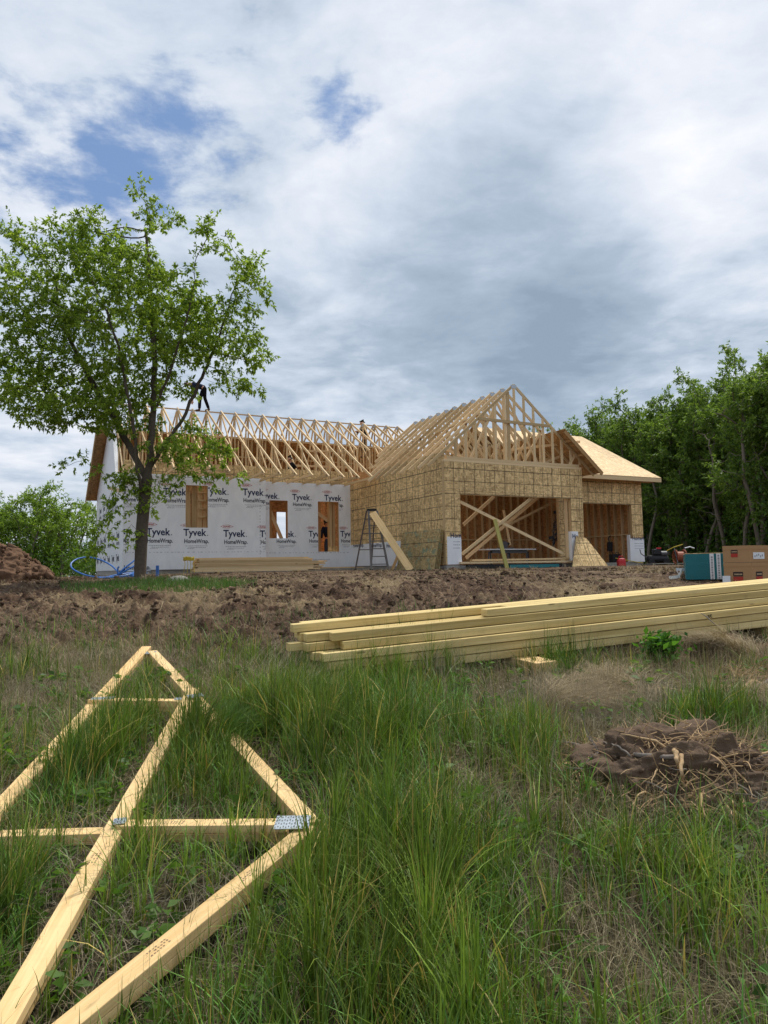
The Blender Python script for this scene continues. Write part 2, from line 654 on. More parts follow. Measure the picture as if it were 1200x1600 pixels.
_PY = np.array([-60, 0, 1.5, 2.5, 3.5, 5, 6.5, 7.5, 10, 15, 18, 20, 22.5, 26, 40, 60, 120, 500])
_PZ = np.array([-.9, -.30, -.10, .06, .25, .45, .62, .77, .97, 1.27, 1.39, 1.45, 1.51, 1.53, 1.48, 1.2, .2, -3.])
_yy = np.linspace(-60, 500, 5601)
_zz = np.interp(_yy, _PY, _PZ)
_k = np.hanning(13)
_zz[6:-6] = np.convolve(_zz, _k / _k.sum(), 'valid')


def mud_mask(x, y):
    e = 6.55 + 1.5 * (fbm(x, y, .5, 3, 3) - .5) - .16 * np.clip(x, -4, 6)
    m = np.clip((y - e) / .9 + 1.6 * (fbm(x, y, 1.7, 3, 5) - .5), 0, 1)
    return m


def base_h(x, y):
    x, y = np.asarray(x, float), np.asarray(y, float)
    z = np.interp(y, _yy, _zz)
    z = z + .012 * np.clip(x, 0, 8) * np.clip((y - 4) / 3, 0, 1) * np.clip((14 - y) / 5, 0, 1)
    z = z - .010 * np.clip(-x - 6, 0, 40) * np.clip((y - 10) / 6, 0, 1)
    z = z - .05 * np.clip(-x - 20, 0, 60) * np.clip((y - 18) / 10, 0, 1)
    return z


def ground_h(x, y):
    x, y = np.asarray(x, float), np.asarray(y, float)
    z = base_h(x, y)
    m = mud_mask(x, y) * np.clip((60 - y) / 20, 0, 1)
    pad = np.clip((y - 20.5) / 1.5, 0, 1)
    rough = (fbm(x, y, .8, 3, 21) - .5) * .20 + (fbm(x, y, 2.6, 4, 33, .6) - .5) * .24
    ridge = np.abs(fbm(x, y, 1.5, 4, 41, .6) - .5)
    rough = rough - ridge * .26 + .03
    clod = np.clip(fbm(x, y, 5.5, 3, 71, .6) - .50, 0, 1) * .50
    amp = np.interp(y, [6, 9, 13, 17, 21], [.7, .95, .70, .34, .14]) * (1 - .70 * np.clip((x / (np.abs(y) + 1) - .22) / .1, 0, 1) * np.clip((y - 9) / 3, 0, 1))
    for off, w_ in ((0, .22), (1.7, .24)):
        q_ = (y - (12.2 + .16 * x + .55 * np.sin(x * .33) + off)) / w_
        z = z - m * .10 * np.exp(-q_ ** 2) + m * .045 * np.exp(-((np.abs(q_) - 1.5) / .6) ** 2)
    z = z + m * (rough + clod) * amp
    z = z + (1 - m) * ((fbm(x, y, .9, 3, 51) - .5) * .10 + (fbm(x, y, 3.5, 3, 61) - .5) * .04) * np.clip(8 / (y + 1e-3), 0, 1)
    return z


def on_ground(px, py, dz=0.0, base=False):
    v = pix(px, py)
    f = base_h if base else ground_h
    ys = np.geomspace(1.2, 80, 1400)
    xs = v.x / v.y * ys
    zs = EYE + v.z / v.y * ys
    g = f(xs, ys) + dz
    i = int(np.argmax(zs < g))
    if i == 0:
        i = 1300 if not (zs < g).any() else 1
    return Vector((xs[i], ys[i], zs[i]))


def gz(x, y):
    return float(ground_h(np.array([x]), np.array([y]))[0])


def make_ground():
    na = 980
    th = np.concatenate([np.linspace(-math.pi, -.62, 60, endpoint=False), np.linspace(-.62, .62, na, endpoint=False), np.linspace(.62, math.pi, 60)])
    rr = np.concatenate([np.linspace(.02, 1.6, 14, endpoint=False), np.geomspace(1.6, 26, 640, endpoint=False), np.geomspace(26, 900, 70)])
    T, Q = np.meshgrid(th, rr)
    X, Y = Q * np.sin(T), Q * np.cos(T)
    Z = ground_h(X, Y)
    m = mud_mask(X, Y)
    m = np.where(Y > 70, 0, m)
    V = np.stack([X, Y, Z], -1).reshape(-1, 3)
    nr, nt_ = X.shape
    I = np.arange(nr * nt_).reshape(nr, nt_)
    F = np.stack([I[:-1, :-1], I[1:, :-1], I[1:, 1:], I[:-1, 1:]], -1).reshape(-1, 4)
    straw = straw_mask(X, Y)
    o = np_mesh('ground', V, F[:, ::-1], 'ground_soil', attrs={'mud': m.ravel(), 'straw': straw.ravel()}, smooth=True)
    setting(o)
    return o


STRAW = [on_ground(960, 1085, base=True), on_ground(1150, 1100, base=True), on_ground(1130, 1020, base=True), on_ground(890, 1100, base=True)]


def straw_mask(X, Y):
    s = np.zeros_like(X)
    for c, r in zip(STRAW, (.40, .22, .28, .30)):
        d = np.hypot((X - c.x), (Y - c.y) * .8) / r
        s = np.maximum(s, np.clip(1.25 - d, 0, 1))
    far = np.clip((Y - 9) / 3, 0, 1) * np.clip((21 - Y) / 3, 0, 1) * np.clip((fbm(X, Y, .9, 4, 91) - .53) * 6, 0, 1) * .7
    left = np.clip((fbm(X, Y, .7, 3, 97) - .5) * 5, 0, 1) * np.clip((9 - Y) / 2, 0, 1) * np.clip((Y - 5.5), 0, 1) * .5
    return np.clip(np.maximum(np.maximum(s, far), left) * (.5 + fbm(X, Y, 3, 3, 99)), 0, 1)


make_ground()

# ------------------------------------------------------------------ the house under construction
# Frame: s runs right along the front, t runs back, h is height above the camera's eye level.
TH = 0.477
U = Vector((math.cos(TH), math.sin(TH), 0))
Pp = Vector((-math.sin(TH), math.cos(TH), 0))
G0 = Vector((1.948, 22.782, EYE))
Z = Vector((0, 0, 1))


def A(s, t, h):
    return G0 + U * s + Pp * t + Z * h


def hit_t(px, py, t):
    """(s, h) where the pixel's ray meets the plane t = const."""
    v = pix(px, py)
    o = Vector((0, 0, EYE)) - G0
    k = (t - o.dot(Pp)) / v.dot(Pp)
    q = o + v * k
    return q.dot(U), q.z


def hit_s(px, py, s):
    v = pix(px, py)
    o = Vector((0, 0, EYE)) - G0
    k = (s - o.dot(U)) / v.dot(U)
    q = o + v * k
    return q.dot(Pp), q.z


SILL, PLATE, HEEL = .074, 3.385, 3.95
GW, GH = 5.793, 6.224            # garage width, ridge
HEAD = 2.33                      # top of the garage openings
RW = 10.09                       # right side of the third bay
TR, TL = 7.226, 6.95             # front wall of the house (right part, left part)
LS, LX = -3.681, -8.846          # step in the wrapped wall, left corner
TB = 16.0                        # back wall
MR_T, MR_H, MT_T, MT_H = 10.484, 6.791, 4.544, 3.384   # main ridge and front tail
GZ = -.10                        # ground beside the house
OT, OH = .601, 3.255             # garage tail

house = thing('house', 'timber framed house under construction with bare roof trusses, white wrap and tan board garage', 'house', tuple(A(0, 0, GZ)))


def hb(mb, name, mats, parent=None, **k):
    """Build a part of the house (world coordinates)."""
    par = parent or house
    o = mb.build(name, mats, par, **k)
    if par is house:
        o.matrix_parent_inverse = Matrix.Translation(-house.location)
    return o


def wall(mb, a0, a1, h0, h1, holes, fmap, thick, mi=0, mi_in=1, uv0=(0, 0)):
    """Wall with rectangular holes. fmap(a, h, c): c = 0 outside, thick inside. Outer face mi, inner face mi_in."""
    xs = sorted({a0, a1, *[v for q in holes for v in q[:2] if a0 < v < a1]})
    ys = sorted({h0, h1, *[v for q in holes for v in q[2:] if h0 < v < h1]})
    solid = lambda i, j: 0 <= i < len(xs) - 1 and 0 <= j < len(ys) - 1 and not any(
        q[0] < (xs[i] + xs[i + 1]) / 2 < q[1] and q[2] < (ys[j] + ys[j + 1]) / 2 < q[3] for q in holes)
    for i in range(len(xs) - 1):
        for j in range(len(ys) - 1):
            if not solid(i, j):
                continue
            x0, x1, y0, y1 = xs[i], xs[i + 1], ys[j], ys[j + 1]
            uv = [(x0 + uv0[0], y0 + uv0[1]), (x1 + uv0[0], y0 + uv0[1]), (x1 + uv0[0], y1 + uv0[1]), (x0 + uv0[0], y1 + uv0[1])]
            mb.face([fmap(x0, y0, 0), fmap(x1, y0, 0), fmap(x1, y1, 0), fmap(x0, y1, 0)], uv, mi)
            mb.face([fmap(x0, y1, thick), fmap(x1, y1, thick), fmap(x1, y0, thick), fmap(x0, y0, thick)], uv[::-1], mi_in)
            for (di, dj, p, q) in ((-1, 0, (x0, y1), (x0, y0)), (1, 0, (x1, y0), (x1, y1)), (0, -1, (x0, y0), (x1, y0)), (0, 1, (x1, y1), (x0, y1))):
                if not solid(i + di, j + dj):
                    l = math.hypot(q[0] - p[0], q[1] - p[1])
                    mb.face([fmap(*p, 0), fmap(*q, 0), fmap(*q, thick), fmap(*p, thick)], [(0, 0), (l, 0), (l, thick), (0, thick)], mi_in)
    return mb


F_at = lambda t0: (lambda a, h, c: A(a, t0 + c, h))          # front walls (face the viewer)
S_at = lambda s0: (lambda a, h, c: A(s0 + c, -a, h))         # walls facing left: a = -t
SR_at = lambda s0: (lambda a, h, c: A(s0 - c, a, h))         # walls facing right
B_at = lambda t0: (lambda a, h, c: A(-a, t0 - c, h))

# foundation, floor slab, subfloor
mb = MB()
mb.prism([A(.03, .03, 0), A(GW - .03, .03, 0), A(GW - .03, 1.31, 0), A(RW - .03, 1.31, 0), A(RW - .03, TR - .02, 0), A(.03, TR - .02, 0)], Z * .06)
hb(mb, 'slab', 'concrete')
mb = MB()
mb.prism([A(.04, .04, GZ - .5), A(GW - .04, .04, GZ - .5), A(GW - .04, 1.32, GZ - .5), A(RW - .04, 1.32, GZ - .5), A(RW - .04, TR, GZ - .5), A(.04, TR, GZ - .5)], Z * (.498 - GZ))
mb.prism([A(LX + .03, TL + .03, GZ - 1.2), A(4, TL + .4, GZ - 1.2), A(4, TB - .03, GZ - 1.2), A(LX + .03, TB - .03, GZ - 1.2)], Z * (1.2 - GZ + SILL - .004))
hb(mb, 'foundation', 'concrete')
mb = MB()
mb.prism([A(LX + .2, TL + .25, SILL + .03), A(4, TR + .2, SILL + .03), A(4, TB - .2, SILL + .03), A(LX + .2, TB - .2, SILL + .03)], Z * .2)
hb(mb, 'subfloor', 'osb_inside')

# garage walls (tan board)
T_ = .14
ga = MB()
wall(ga, 0, GW, SILL, PLATE, [(.591, 5.23, -1, HEAD)], F_at(0), T_)
hb(ga, 'garage_front_wall', ['osb_wall', 'framing'])
sw = MB()
wall(sw, -TR, -T_ - .002, SILL, PLATE + .02, [], S_at(0), T_)
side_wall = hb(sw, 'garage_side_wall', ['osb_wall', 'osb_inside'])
# sheathing carried up between the tails on the side wall
hs_ = MB()
wall(hs_, -4.5, .0, PLATE + .022, PLATE + .33, [], S_at(.012), .012, 0, 0, uv0=(.1, 0))
hb(hs_, 'heel_sheathing', 'osb_wall')
tb = MB()
wall(tb, GW + .002, RW, SILL, PLATE, [(GW + .35, 9.50, -1, HEAD)], F_at(1.28), T_)
hb(tb, 'third_bay_front_wall', ['osb_wall', 'framing'])
tb = MB()
wall(tb, 1.28 + T_ + .002, TR + .1, SILL, PLATE, [], SR_at(RW), T_)
hb(tb, 'third_bay_side_wall', ['osb_wall', 'osb_inside'])
bk = MB()
wall(bk, .15, RW - .15, SILL, PLATE + .6, [], F_at(TR), .012, 0, 0)
hb(bk, 'garage_back_wall', 'osb_inside')
# jamb posts and studs inside
for s_ in (.591 + .045, 5.23 - .045):
    hb(MB().hexa(A(s_ - .019, T_ + .004, SILL), Z * (HEAD - SILL), U * .038, Pp * .14), 'jamb_post', 'framing_pale')
k = 0
for i in range(26):
    s_ = .35 + i * .406
    if s_ > RW - .2:
        break
    hb(MB().hexa(A(s_, TR - .14, SILL + .04), Z * (PLATE - .04 - SILL), U * .042, Pp * .135), 'stud', 'framing_pale')
for i in range(15):
    t_ = 1.75 + i * .385
    if t_ > TR - .2:
        break
    hb(MB().hexa(A(RW - T_ - .14, t_, SILL + .04), Z * (PLATE - .04 - SILL), U * .135, Pp * .042), 'stud', 'framing_pale')
hb(MB().hexa(A(RW - T_ - .145, 1.5, 1.16), Pp * 5.4, U * .14, Z * .045), 'blocking', 'framing_pale')
hb(MB().hexa(A(4.4, TR - .146, 1.16), U * 5.3, Pp * .14, Z * .045), 'blocking', 'framing_pale')
hb(MB().hexa(A(.2, TR - .15, .85), U * 4.0, Pp * .14, Z * .045), 'blocking', 'framing_pale')
hb(MB().hexa(A(.16, TR - .16, PLATE), U * (RW - .4), Pp * .15, Z * .08), 'top_plate', 'framing')
hb(MB().hexa(A(0.0, -.004, PLATE + .004), U * GW, Pp * .14, Z * .075), 'top_plate', 'framing_pale')

# temporary braces nailed across the opening
def brace(x0, y0, x1, y1, t0, t1, w=.10, m='framing_pale'):
    s0, h0 = hit_t(x0, y0, t0)
    s1, h1 = hit_t(x1, y1, t1)
    hb(MB().beam(A(s0, t0, h0), A(s1, t1, h1), .038, w), 'brace', m)


brace(722, 866, 832, 777, .17, .17)
brace(719, 784, 880, 865, .215, .215)
brace(724, 820, 772, 776, 2.5, 2.5, .12, 'framing')
brace(728, 872, 842, 776, 2.2, 2.2, .12, 'framing')
brace(795, 820, 876, 779, 2.8, 2.8, .09, 'framing')
brace(787, 797, 797, 852, 3.0, 3.0, .09)
# leaning yellow-green post in front of the opening is a thing of its own (below)

# wrapped front walls
def pxr(x0, x1, y0, y1, t):
    a, b = hit_t(x0, (y0 + y1) / 2, t)[0], hit_t(x1, (y0 + y1) / 2, t)[0]
    c, d = hit_t((x0 + x1) / 2, y1, t)[1], hit_t((x0 + x1) / 2, y0, t)[1]
    return (a, b, c, d)


WIN_L = pxr(290, 324.6, 758.5, 824.4, TL)
WIN_R = pxr(421, 449.6, 782, 841, TR)
DOOR_R = pxr(497, 529.3, 784, 862, TR)
lw = MB()
wall(lw, LX, LS, SILL, PLATE + .10, [WIN_L], F_at(TL), .14)
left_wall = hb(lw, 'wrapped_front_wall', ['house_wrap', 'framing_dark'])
rw = MB()
wall(rw, LS + .003, -.004, SILL, PLATE + .03, [WIN_R, DOOR_R], F_at(TR), .14)
right_wall = hb(rw, 'wrapped_front_wall', ['house_wrap', 'framing_dark'])
# band of bare sheathing above the wrap, between the heels
for (a0, a1, t0, h0) in ((LX + .02, LS - .002, TL + .02, PLATE + .104), (LS + .004, -.006, TR + .015, PLATE + .034)):
    hb(wall(MB(), a0, a1, h0, HEEL, [], F_at(t0), .014, 0, 0), 'heel_sheathing', 'osb_wall')
# left end wall with its gable, wrapped
sl = (MR_H - MT_H) / (MR_T - MT_T)
roof_h = lambda t: MR_H - sl * abs(t - MR_T) - .12
ew = MB()
tt = [TL + .002, TL + .002, MR_T - 2.0, MR_T + .6, TB, TB]
ew.prism([A(LX, TL + .002, SILL), A(LX, TL + .002, PLATE + .10), A(LX, 9.2, PLATE + .35), A(LX, 10.9, roof_h(10.9)), A(LX, TB, roof_h(TB)), A(LX, TB, SILL)], U * .14,
         frame=(Pp, Z))
end_wall = hb(ew, 'wrapped_end_wall', 'house_wrap')
bw = MB()
# back wall with the opening one sees through
o1 = hit_t(431, 800, TB)
o2 = hit_t(451, 858, TB)
wall(bw, -4.2, -LX - .15, SILL, PLATE + .2, [(-o2[0], -o1[0], o2[1], o1[1])], B_at(TB), .14, 0, 1)
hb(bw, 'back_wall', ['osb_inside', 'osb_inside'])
# partition walls and lumber seen through the openings
for k in range(5):
    s_ = WIN_L[0] + .02 + k * (WIN_L[1] - WIN_L[0] - .06) / 4
    hb(MB().hexa(A(s_ - .1, TL + .35 + .05 * (k % 2), SILL + .25), Z * 3.0 + U * (.05 * (k - 2)), U * .19, Pp * .04), 'stud', 'framing')
for k in range(4):
    hb(MB().hexa(A(WIN_L[1] - .28, TL + .24, WIN_L[3] - .25 - .3 * k), U * .4, Pp * .09, Z * .04), 'blocking', 'framing_pale')
hb(MB().hexa(A(DOOR_R[1] - .28, TR + .3, SILL + .24), Z * 3.0, U * .12, Pp * .2), 'stud', 'framing')
hb(MB().hexa(A(DOOR_R[1] - .10, TR + .36, SILL + .24), Z * 3.0, U * .09, Pp * .14), 'stud', 'framing_pale')
hb(MB().hexa(A(DOOR_R[1] - .38, TR + .22, SILL + .24), U * .45, Pp * .02, Z * .6), 'window_sheathing', 'osb_wall')
hb(MB().beam(A(DOOR_R[0] - .1, TR + .5, DOOR_R[3] - .25), A(DOOR_R[1] + .1, TR + .5, DOOR_R[3] - .95), .04, .14), 'brace', 'framing')
hb(MB().hexa(A(WIN_R[0] + .04, TR + .6, SILL + .24), Z * 3.1, U * .25, Pp * .14), 'stud', 'framing_dark')
hb(MB().beam(A(WIN_R[0] + .1, TR + .7, WIN_R[3]), A(WIN_R[1] + .1, TR + .7, WIN_R[2] - .25), .04, .14), 'brace', 'framing')
hb(MB().hexa(A(LX + .3, 11.2, PLATE - .1), U * 8.4, Pp * .14, Z * .4), 'beam', 'framing_dark')
for s_ in (-8.2, -6.6, -1.0):
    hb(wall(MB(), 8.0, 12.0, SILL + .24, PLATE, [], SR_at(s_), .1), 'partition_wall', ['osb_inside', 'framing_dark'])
hb(wall(MB(), -8.2, -6.6, SILL + .24, PLATE, [], F_at(12.2), .1), 'partition_wall', ['osb_inside', 'framing_dark'])
hb(wall(MB(), -0.6, 0.1, SILL + .24, PLATE, [], F_at(10.2), .1), 'partition_wall', ['osb_inside', 'framing_dark'])

# folds and patches of wrap low on the garage
def wrap_patch(name, f, a0, a1, h0, h1, th=.006):
    return hb(wall(MB(), a0, a1, h0, h1, [], f, -th, 0, 0), name, 'house_wrap')


t_a, h_a = hit_s(549, 848.7, 0)
t_b, h_b = hit_s(626, 845, 0)
low_wrap = wrap_patch('wrap_strip', S_at(0), -TR + .01, -t_b, SILL, h_b, .008)
cw = hit_t(720.5, 850, 0)
corner_wrap = wrap_patch('wrap_strip', F_at(0), .045, .585, SILL + .0, hit_t(705, 838.5, 0)[1], .008)
jamb_wrap = hb(MB().hexa(A(5.21, -.012, SILL), U * .30, Pp * .30, Z * 1.10), 'wrap_strip', 'house_wrap')
rw2 = wrap_patch('wrap_strip', F_at(1.28), 9.36, RW + .012, SILL + .0, hit_t(1000, 841.5, 1.28)[1], .008)
hb(MB().hexa(A(9.36, 1.268, SILL), U * -.03, Pp * .15, Z * 1.06), 'wrap_fold', 'house_wrap')

# ---- printing on the wrap
TEXT = {}


def text_mesh(body, size, bold=.0):
    key = (body, size, bold)
    if key in TEXT:
        return TEXT[key]
    cu = bpy.data.curves.new('lettering', 'FONT')
    cu.body = body
    cu.size = size
    cu.offset = bold
    cu.resolution_u = 2
    ob = bpy.data.objects.new('lettering', cu)
    COL.objects.link(ob)
    dg = bpy.context.evaluated_depsgraph_get()
    me = ob.evaluated_get(dg).to_mesh()
    vs = [(v.co.x, v.co.y) for v in me.vertices]
    fs = [tuple(p.vertices) for p in me.polygons]
    ob.evaluated_get(dg).to_mesh_clear()
    bpy.data.objects.remove(ob)
    bpy.data.curves.remove(cu)
    TEXT[key] = (vs, fs)
    return TEXT[key]


def clip2d(vs, fs, keep, cuts):
    """Clip 2D faces to the rectangle keep and outside of the rectangles cuts."""
    def half(poly, ax, val, sign):
        out = []
        for i in range(len(poly)):
            a, b = poly[i], poly[(i + 1) % len(poly)]
            da, db = (a[ax] - val) * sign, (b[ax] - val) * sign
            if da >= 0:
                out.append(a)
            if da * db < 0:
                k = da / (da - db)
                out.append((a[0] + (b[0] - a[0]) * k, a[1] + (b[1] - a[1]) * k))
        return out
    polys = [[vs[i] for i in f] for f in fs]
    res = []
    for p in polys:
        for (ax, val, sg) in ((0, keep[0], 1), (0, keep[1], -1), (1, keep[2], 1), (1, keep[3], -1)):
            p = half(p, ax, val, sg) if len(p) > 2 else []
        if len(p) > 2:
            res.append(p)
    for c in cuts:
        nxt = []
        for p in res:
            rest = p
            for (ax, val, sg) in ((0, c[0], 1), (0, c[1], -1), (1, c[2], 1), (1, c[3], -1)):
                out = half(rest, ax, val, -sg)
                if len(out) > 2:
                    nxt.append(out)
                rest = half(rest, ax, val, sg) if len(rest) > 2 else []
        res = nxt
    return res


def logo(fm, x, y, w, keep, cuts, parent, parts='drth', mirror=False):
    """The wrap maker's printed mark: red lozenge with its name, the big navy word, the second word and two lines of small print.
    x, y: left end of the big word's baseline; w: its width."""
    mb = MB()
    k = w / 2.55

    def put(vs, fs, mi):
        for p in clip2d(vs, fs, keep, cuts):
            mb.face([fm(a, b, -.006 - .0012 * (mi == 4)) for a, b in p], None, mi)

    def txt(body, size, ox, oy, mi, bold=0., stretch=None):
        vs, fs = text_mesh(body, 1.0, bold)
        wd = max(v[0] for v in vs)
        sx = size if stretch is None else stretch / wd
        put([(ox + a * sx, oy + b * size) for a, b in vs], fs, mi)

    if 't' in parts:
        txt('Tyvek', k * 1.10, x, y, 0, .022, w)
        txt('.', k * 1.0, x + w * 1.01, y, 0)
    if 'h' in parts:
        txt('HomeWrap.', k * .66, x + w * .03, y - k * .82, 1, .022, w * 1.08)
    if 'd' in parts:
        cx, cy = x + w * .16, y + k * 1.16
        n = 20
        ring = lambda a, b: [(cx + a * math.cos(q) * (1 - .12 * abs(math.sin(q))), cy + b * math.sin(q)) for q in [2 * math.pi * i / n for i in range(n)]]
        o1, o2_ = ring(w * .25, k * .21), ring(w * .238, k * .185)
        put(o1 + o2_, [(i, (i + 1) % n, n + (i + 1) % n, n + i) for i in range(n)], 2)
        txt('DUPONT', k * .27, cx - w * .165, cy - k * .095, 2, .03, w * .33)
        for sg in (-1, 1):
            put([(cx + sg * w * .25, cy + k * .05), (cx + sg * w * .30, cy), (cx + sg * w * .25, cy - k * .05)], [(0, 1, 2)], 2)
    if 'r' in parts:
        for j, (a, b, l) in enumerate(((.10, 1.16, .92), (.22, 1.34, .70), (.16, 1.46, .30))):
            xx = x + w * a
            while xx < x + w * (a + l):
                ww = w * R.uniform(.03, .08)
                yy = y - k * b
                put([(xx, yy), (xx + ww, yy), (xx + ww, yy + k * .055), (xx, yy + k * .055)], [(0, 1, 2, 3)], 3)
                xx += ww + w * .022
    if mb.f:
        return hb(mb, 'printed_logo', ['ink_navy', 'ink_grey', 'ink_red', 'ink_pale', 'ink_navy'], parent)


def marks(parent, fm, t, keep, cuts, spots, w, dx=0, parts='drth'):
    for (px, py) in spots:
        s_, h_ = hit_t(px, py, t)
        logo(fm, s_, h_, w, keep, cuts, parent, parts)


kl = (LX + .02, LS - .01, SILL + .01, PLATE + .095)
WL = hit_t(765, 0, 0)[0]
wl = hit_t(323, 853, TL)[0] - hit_t(287, 853, TL)[0]
rows_top = [(190.5, 771), (255, 773), (319.5, 772), (379, 773.5), (442, 774)]
rows_low = [(157, 834), (228.5, 836), (286.5, 837), (349, 838.5), (406, 839)]
cut_l = [(WIN_L[0] - .01, WIN_L[1] + .01, WIN_L[2] - .01, WIN_L[3] + .01)]
marks(left_wall, F_at(TL), TL, kl, cut_l, rows_top + rows_low, wl)
for px in (192, 254, 317, 380):
    s_, h_ = hit_t(px, 878, TL)
    logo(F_at(TL), s_, h_, wl, kl, cut_l, left_wall, 'h' if px < 200 else 'r')
kr = (LS + .012, -.03, SILL + .01, PLATE + .02)
wr = hit_t(484.5, 781, TR)[0] - hit_t(456.5, 781, TR)[0]
cut_r = [(q[0] - .01, q[1] + .01, q[2] - .01, q[3] + .01) for q in (WIN_R, DOOR_R)]
marks(right_wall, F_at(TR), TR, kr, cut_r, [(405, 778.5), (456.5, 780.7), (506.8, 781.8), (431, 838.5), (482.2, 838.2), (531.8, 838.2)], wr)
for px in (432, 485):
    s_, h_ = hit_t(px, 866, TR)
    logo(F_at(TR), s_, h_ + .12, wr, kr, cut_r, right_wall, 'r')
# printed tape line of the sheet lap
for (fm, x0, x1, px, py, par, t) in ((F_at(TL), LX, LS, 300, 863, left_wall, TL), (F_at(TR), LS, 0, 470, 864, right_wall, TR)):
    mb = MB()
    h_ = hit_t(px, py, t)[1]
    x = x0 + .1
    while x < x1 - .1:
        l = R.uniform(.02, .09)
        mb.face([fm(x, h_, -.005), fm(x + l, h_, -.005), fm(x + l, h_ + .016, -.005), fm(x, h_ + .016, -.005)])
        x += l + R.uniform(.03, .12)
    hb(mb, 'lap_line', 'ink_pale', par)
# cut edge of the left sheet at the step: dashed print down the edge
mb = MB()
h_ = .35
while h_ < PLATE:
    mb.face([A(LS - .24, TL - .005, h_), A(LS - .22, TL - .005, h_), A(LS - .22, TL - .005, h_ + .05), A(LS - .24, TL - .005, h_ + .05)])
    h_ += R.uniform(.09, .16)
hb(mb, 'lap_line', 'ink_pale', left_wall)
# end wall: rows of small grey print
fe = lambda a, h, c: A(LX + c, a, h)
for row, (h_, sz) in enumerate(((1.25, .16), (1.0, .10), (.42, .16), (2.6, .16), (2.35, .10))):
    mb = MB()
    for i in range(6):
        t_ = TL + .9 + i * 1.4 + (.5 if row > 2 else 0)
        if t_ + .8 > TB:
            continue
        vs, fs = text_mesh('Tyvek' if sz > .12 else 'HomeWrap', 1.0, .02)
        wd = max(v[0] for v in vs)
        mb.add([fe(t_ + .85 - a * .85 / wd, h_ + b * sz * 2.2, -.006) for a, b in vs], fs)
    hb(mb, 'printed_logo', 'ink_grey', end_wall)
# corner patches: printed second word and small print
for (fm, x, h_, w, keep, par) in ((F_at(0), .20, .93, .62, (.05, .58, .08, 1.2), corner_wrap),
                                  (F_at(1.28), 9.50, .93, .50, (9.37, RW, .08, 1.2), rw2),
                                  (F_at(-.012), 5.26, .93, .4, (5.22, 5.50, .08, 1.2), jamb_wrap)):
    off = -.010
    mb = MB()
    vs, fs = text_mesh('HomeWrap.', 1.0, .02)
    wd = max(v[0] for v in vs)
    for p in clip2d([(x - .03 + a * 1.05 / wd, h_ + b * .22) for a, b in vs], fs, keep, []):
        mb.face([fm(a, b, off) for a, b in p])
    for j in range(3):
        xx = x + .08
        while xx < keep[1] - .08:
            l = R.uniform(.02, .06)
            mb.face([fm(xx, h_ - .14 - .1 * j, off), fm(xx + l, h_ - .14 - .1 * j, off), fm(xx + l, h_ - .125 - .1 * j, off), fm(xx, h_ - .125 - .1 * j, off)])
            xx += l + .02
    hb(mb, 'printed_logo', 'ink_navy', par)
mb = MB()
fS = lambda a, h, c: A(c, -a, h)
for px in (552, 579, 604):
    a0, h0 = hit_s(px, 853, 0)
    vs, fs = text_mesh('HomeWrap.', 1.0, .02)
    wd = max(v[0] for v in vs)
    for p in clip2d([(-a0 + a * 1.0 / wd, h0 - .06 + b * .2) for a, b in vs], fs, (-TR + .02, -t_b - .02, .1, h_b), []):
        mb.face([fS(a, b, -.012) for a, b in p])
hb(mb, 'printed_logo', 'ink_navy', low_wrap)

# ---- trusses. Each truss is an Empty part whose members are sub-parts
def truss_part(mat4, name='roof_truss'):
    e = bpy.data.objects.new(name, None)
    COL.objects.link(e)
    e.parent = house
    e.matrix_parent_inverse = Matrix.Translation(-house.location)
    e.matrix_basis = mat4
    e.empty_display_size = .2
    return e


def frame_mat(o, x, y):
    z = x.cross(y)
    m = Matrix((x, y, z)).transposed().to_4x4()
    m.translation = o
    return m


def member(par, name, a, b, w, th=.038, z=0., m='framing_pale'):
    """2D member in the truss plane (x along, y up); w in plane, th across."""
    a, b = Vector((*a, z)), Vector((*b, z))
    d = (b - a).normalized()
    n = Vector((-d.y, d.x, 0))
    return MB().hexa(a - n * w / 2 - Vector((0, 0, th / 2)), b - a, n * w, Vector((0, 0, th))).build(name, m, par)


def plate(par, x, y, w, h, th=.0385):
    o = MB().hexa((x - w / 2, y - h / 2, -th / 2 - .0015), (w, 0, 0), (0, h, 0), (0, 0, th + .003)).build('gusset_plate', 'galv', par)
    return o


def main_truss(par, cut=None):
    """x = distance back from the front tail, y = height above the tail (raised heel, steep webs)."""
    run, rise = MR_T - MT_T, MR_H - MT_H
    wl_, d_ = .088, .088
    y0 = .02
    k = rise / run
    top = lambda x: rise - abs(x - run) * k - .05
    a0 = 0 if cut is None else cut
    member(par, 'top_chord', (a0, top(a0)), (run, top(run)), wl_)
    member(par, 'top_chord', (run, top(run)), (2 * run, top(2 * run)), wl_)
    if cut is None:
        member(par, 'bottom_chord', (.12, y0), (2 * run - .12, y0), d_)
    else:
        member(par, 'bottom_chord', (2.75, y0), (2 * run - .12, y0), d_)
    webs = [(2.75, y0, 2.75, top(2.75)), (2.9, y0 + .05, run - .08, top(run) - .15), (run, y0, run, top(run)), 
            (7.5, y0, 7.5, top(7.5)), (9.2, y0, 9.2, top(9.2)), (run + .1, top(run) - .2, 7.5, y0 + .05),
            (7.55, top(7.5) - .1, 9.2, y0), (4.3, top(4.3) - .05, 4.3, y0)]
    if cut is not None:
        webs = [w for w in webs if min(w[0], w[2]) >= 2.6]
    for w in webs:
        member(par, 'web', w[:2], w[2:], .085, z=R.choice((-.0005, .0005, 0)))
    plate(par, run, top(run) - .07, .22, .12)
    return par


def copy_truss(src, mat4):
    e = src.copy()
    COL.objects.link(e)
    e.matrix_basis = mat4
    for c in src.children:
        o = c.copy()
        COL.objects.link(o)
        o.parent = e
    return e


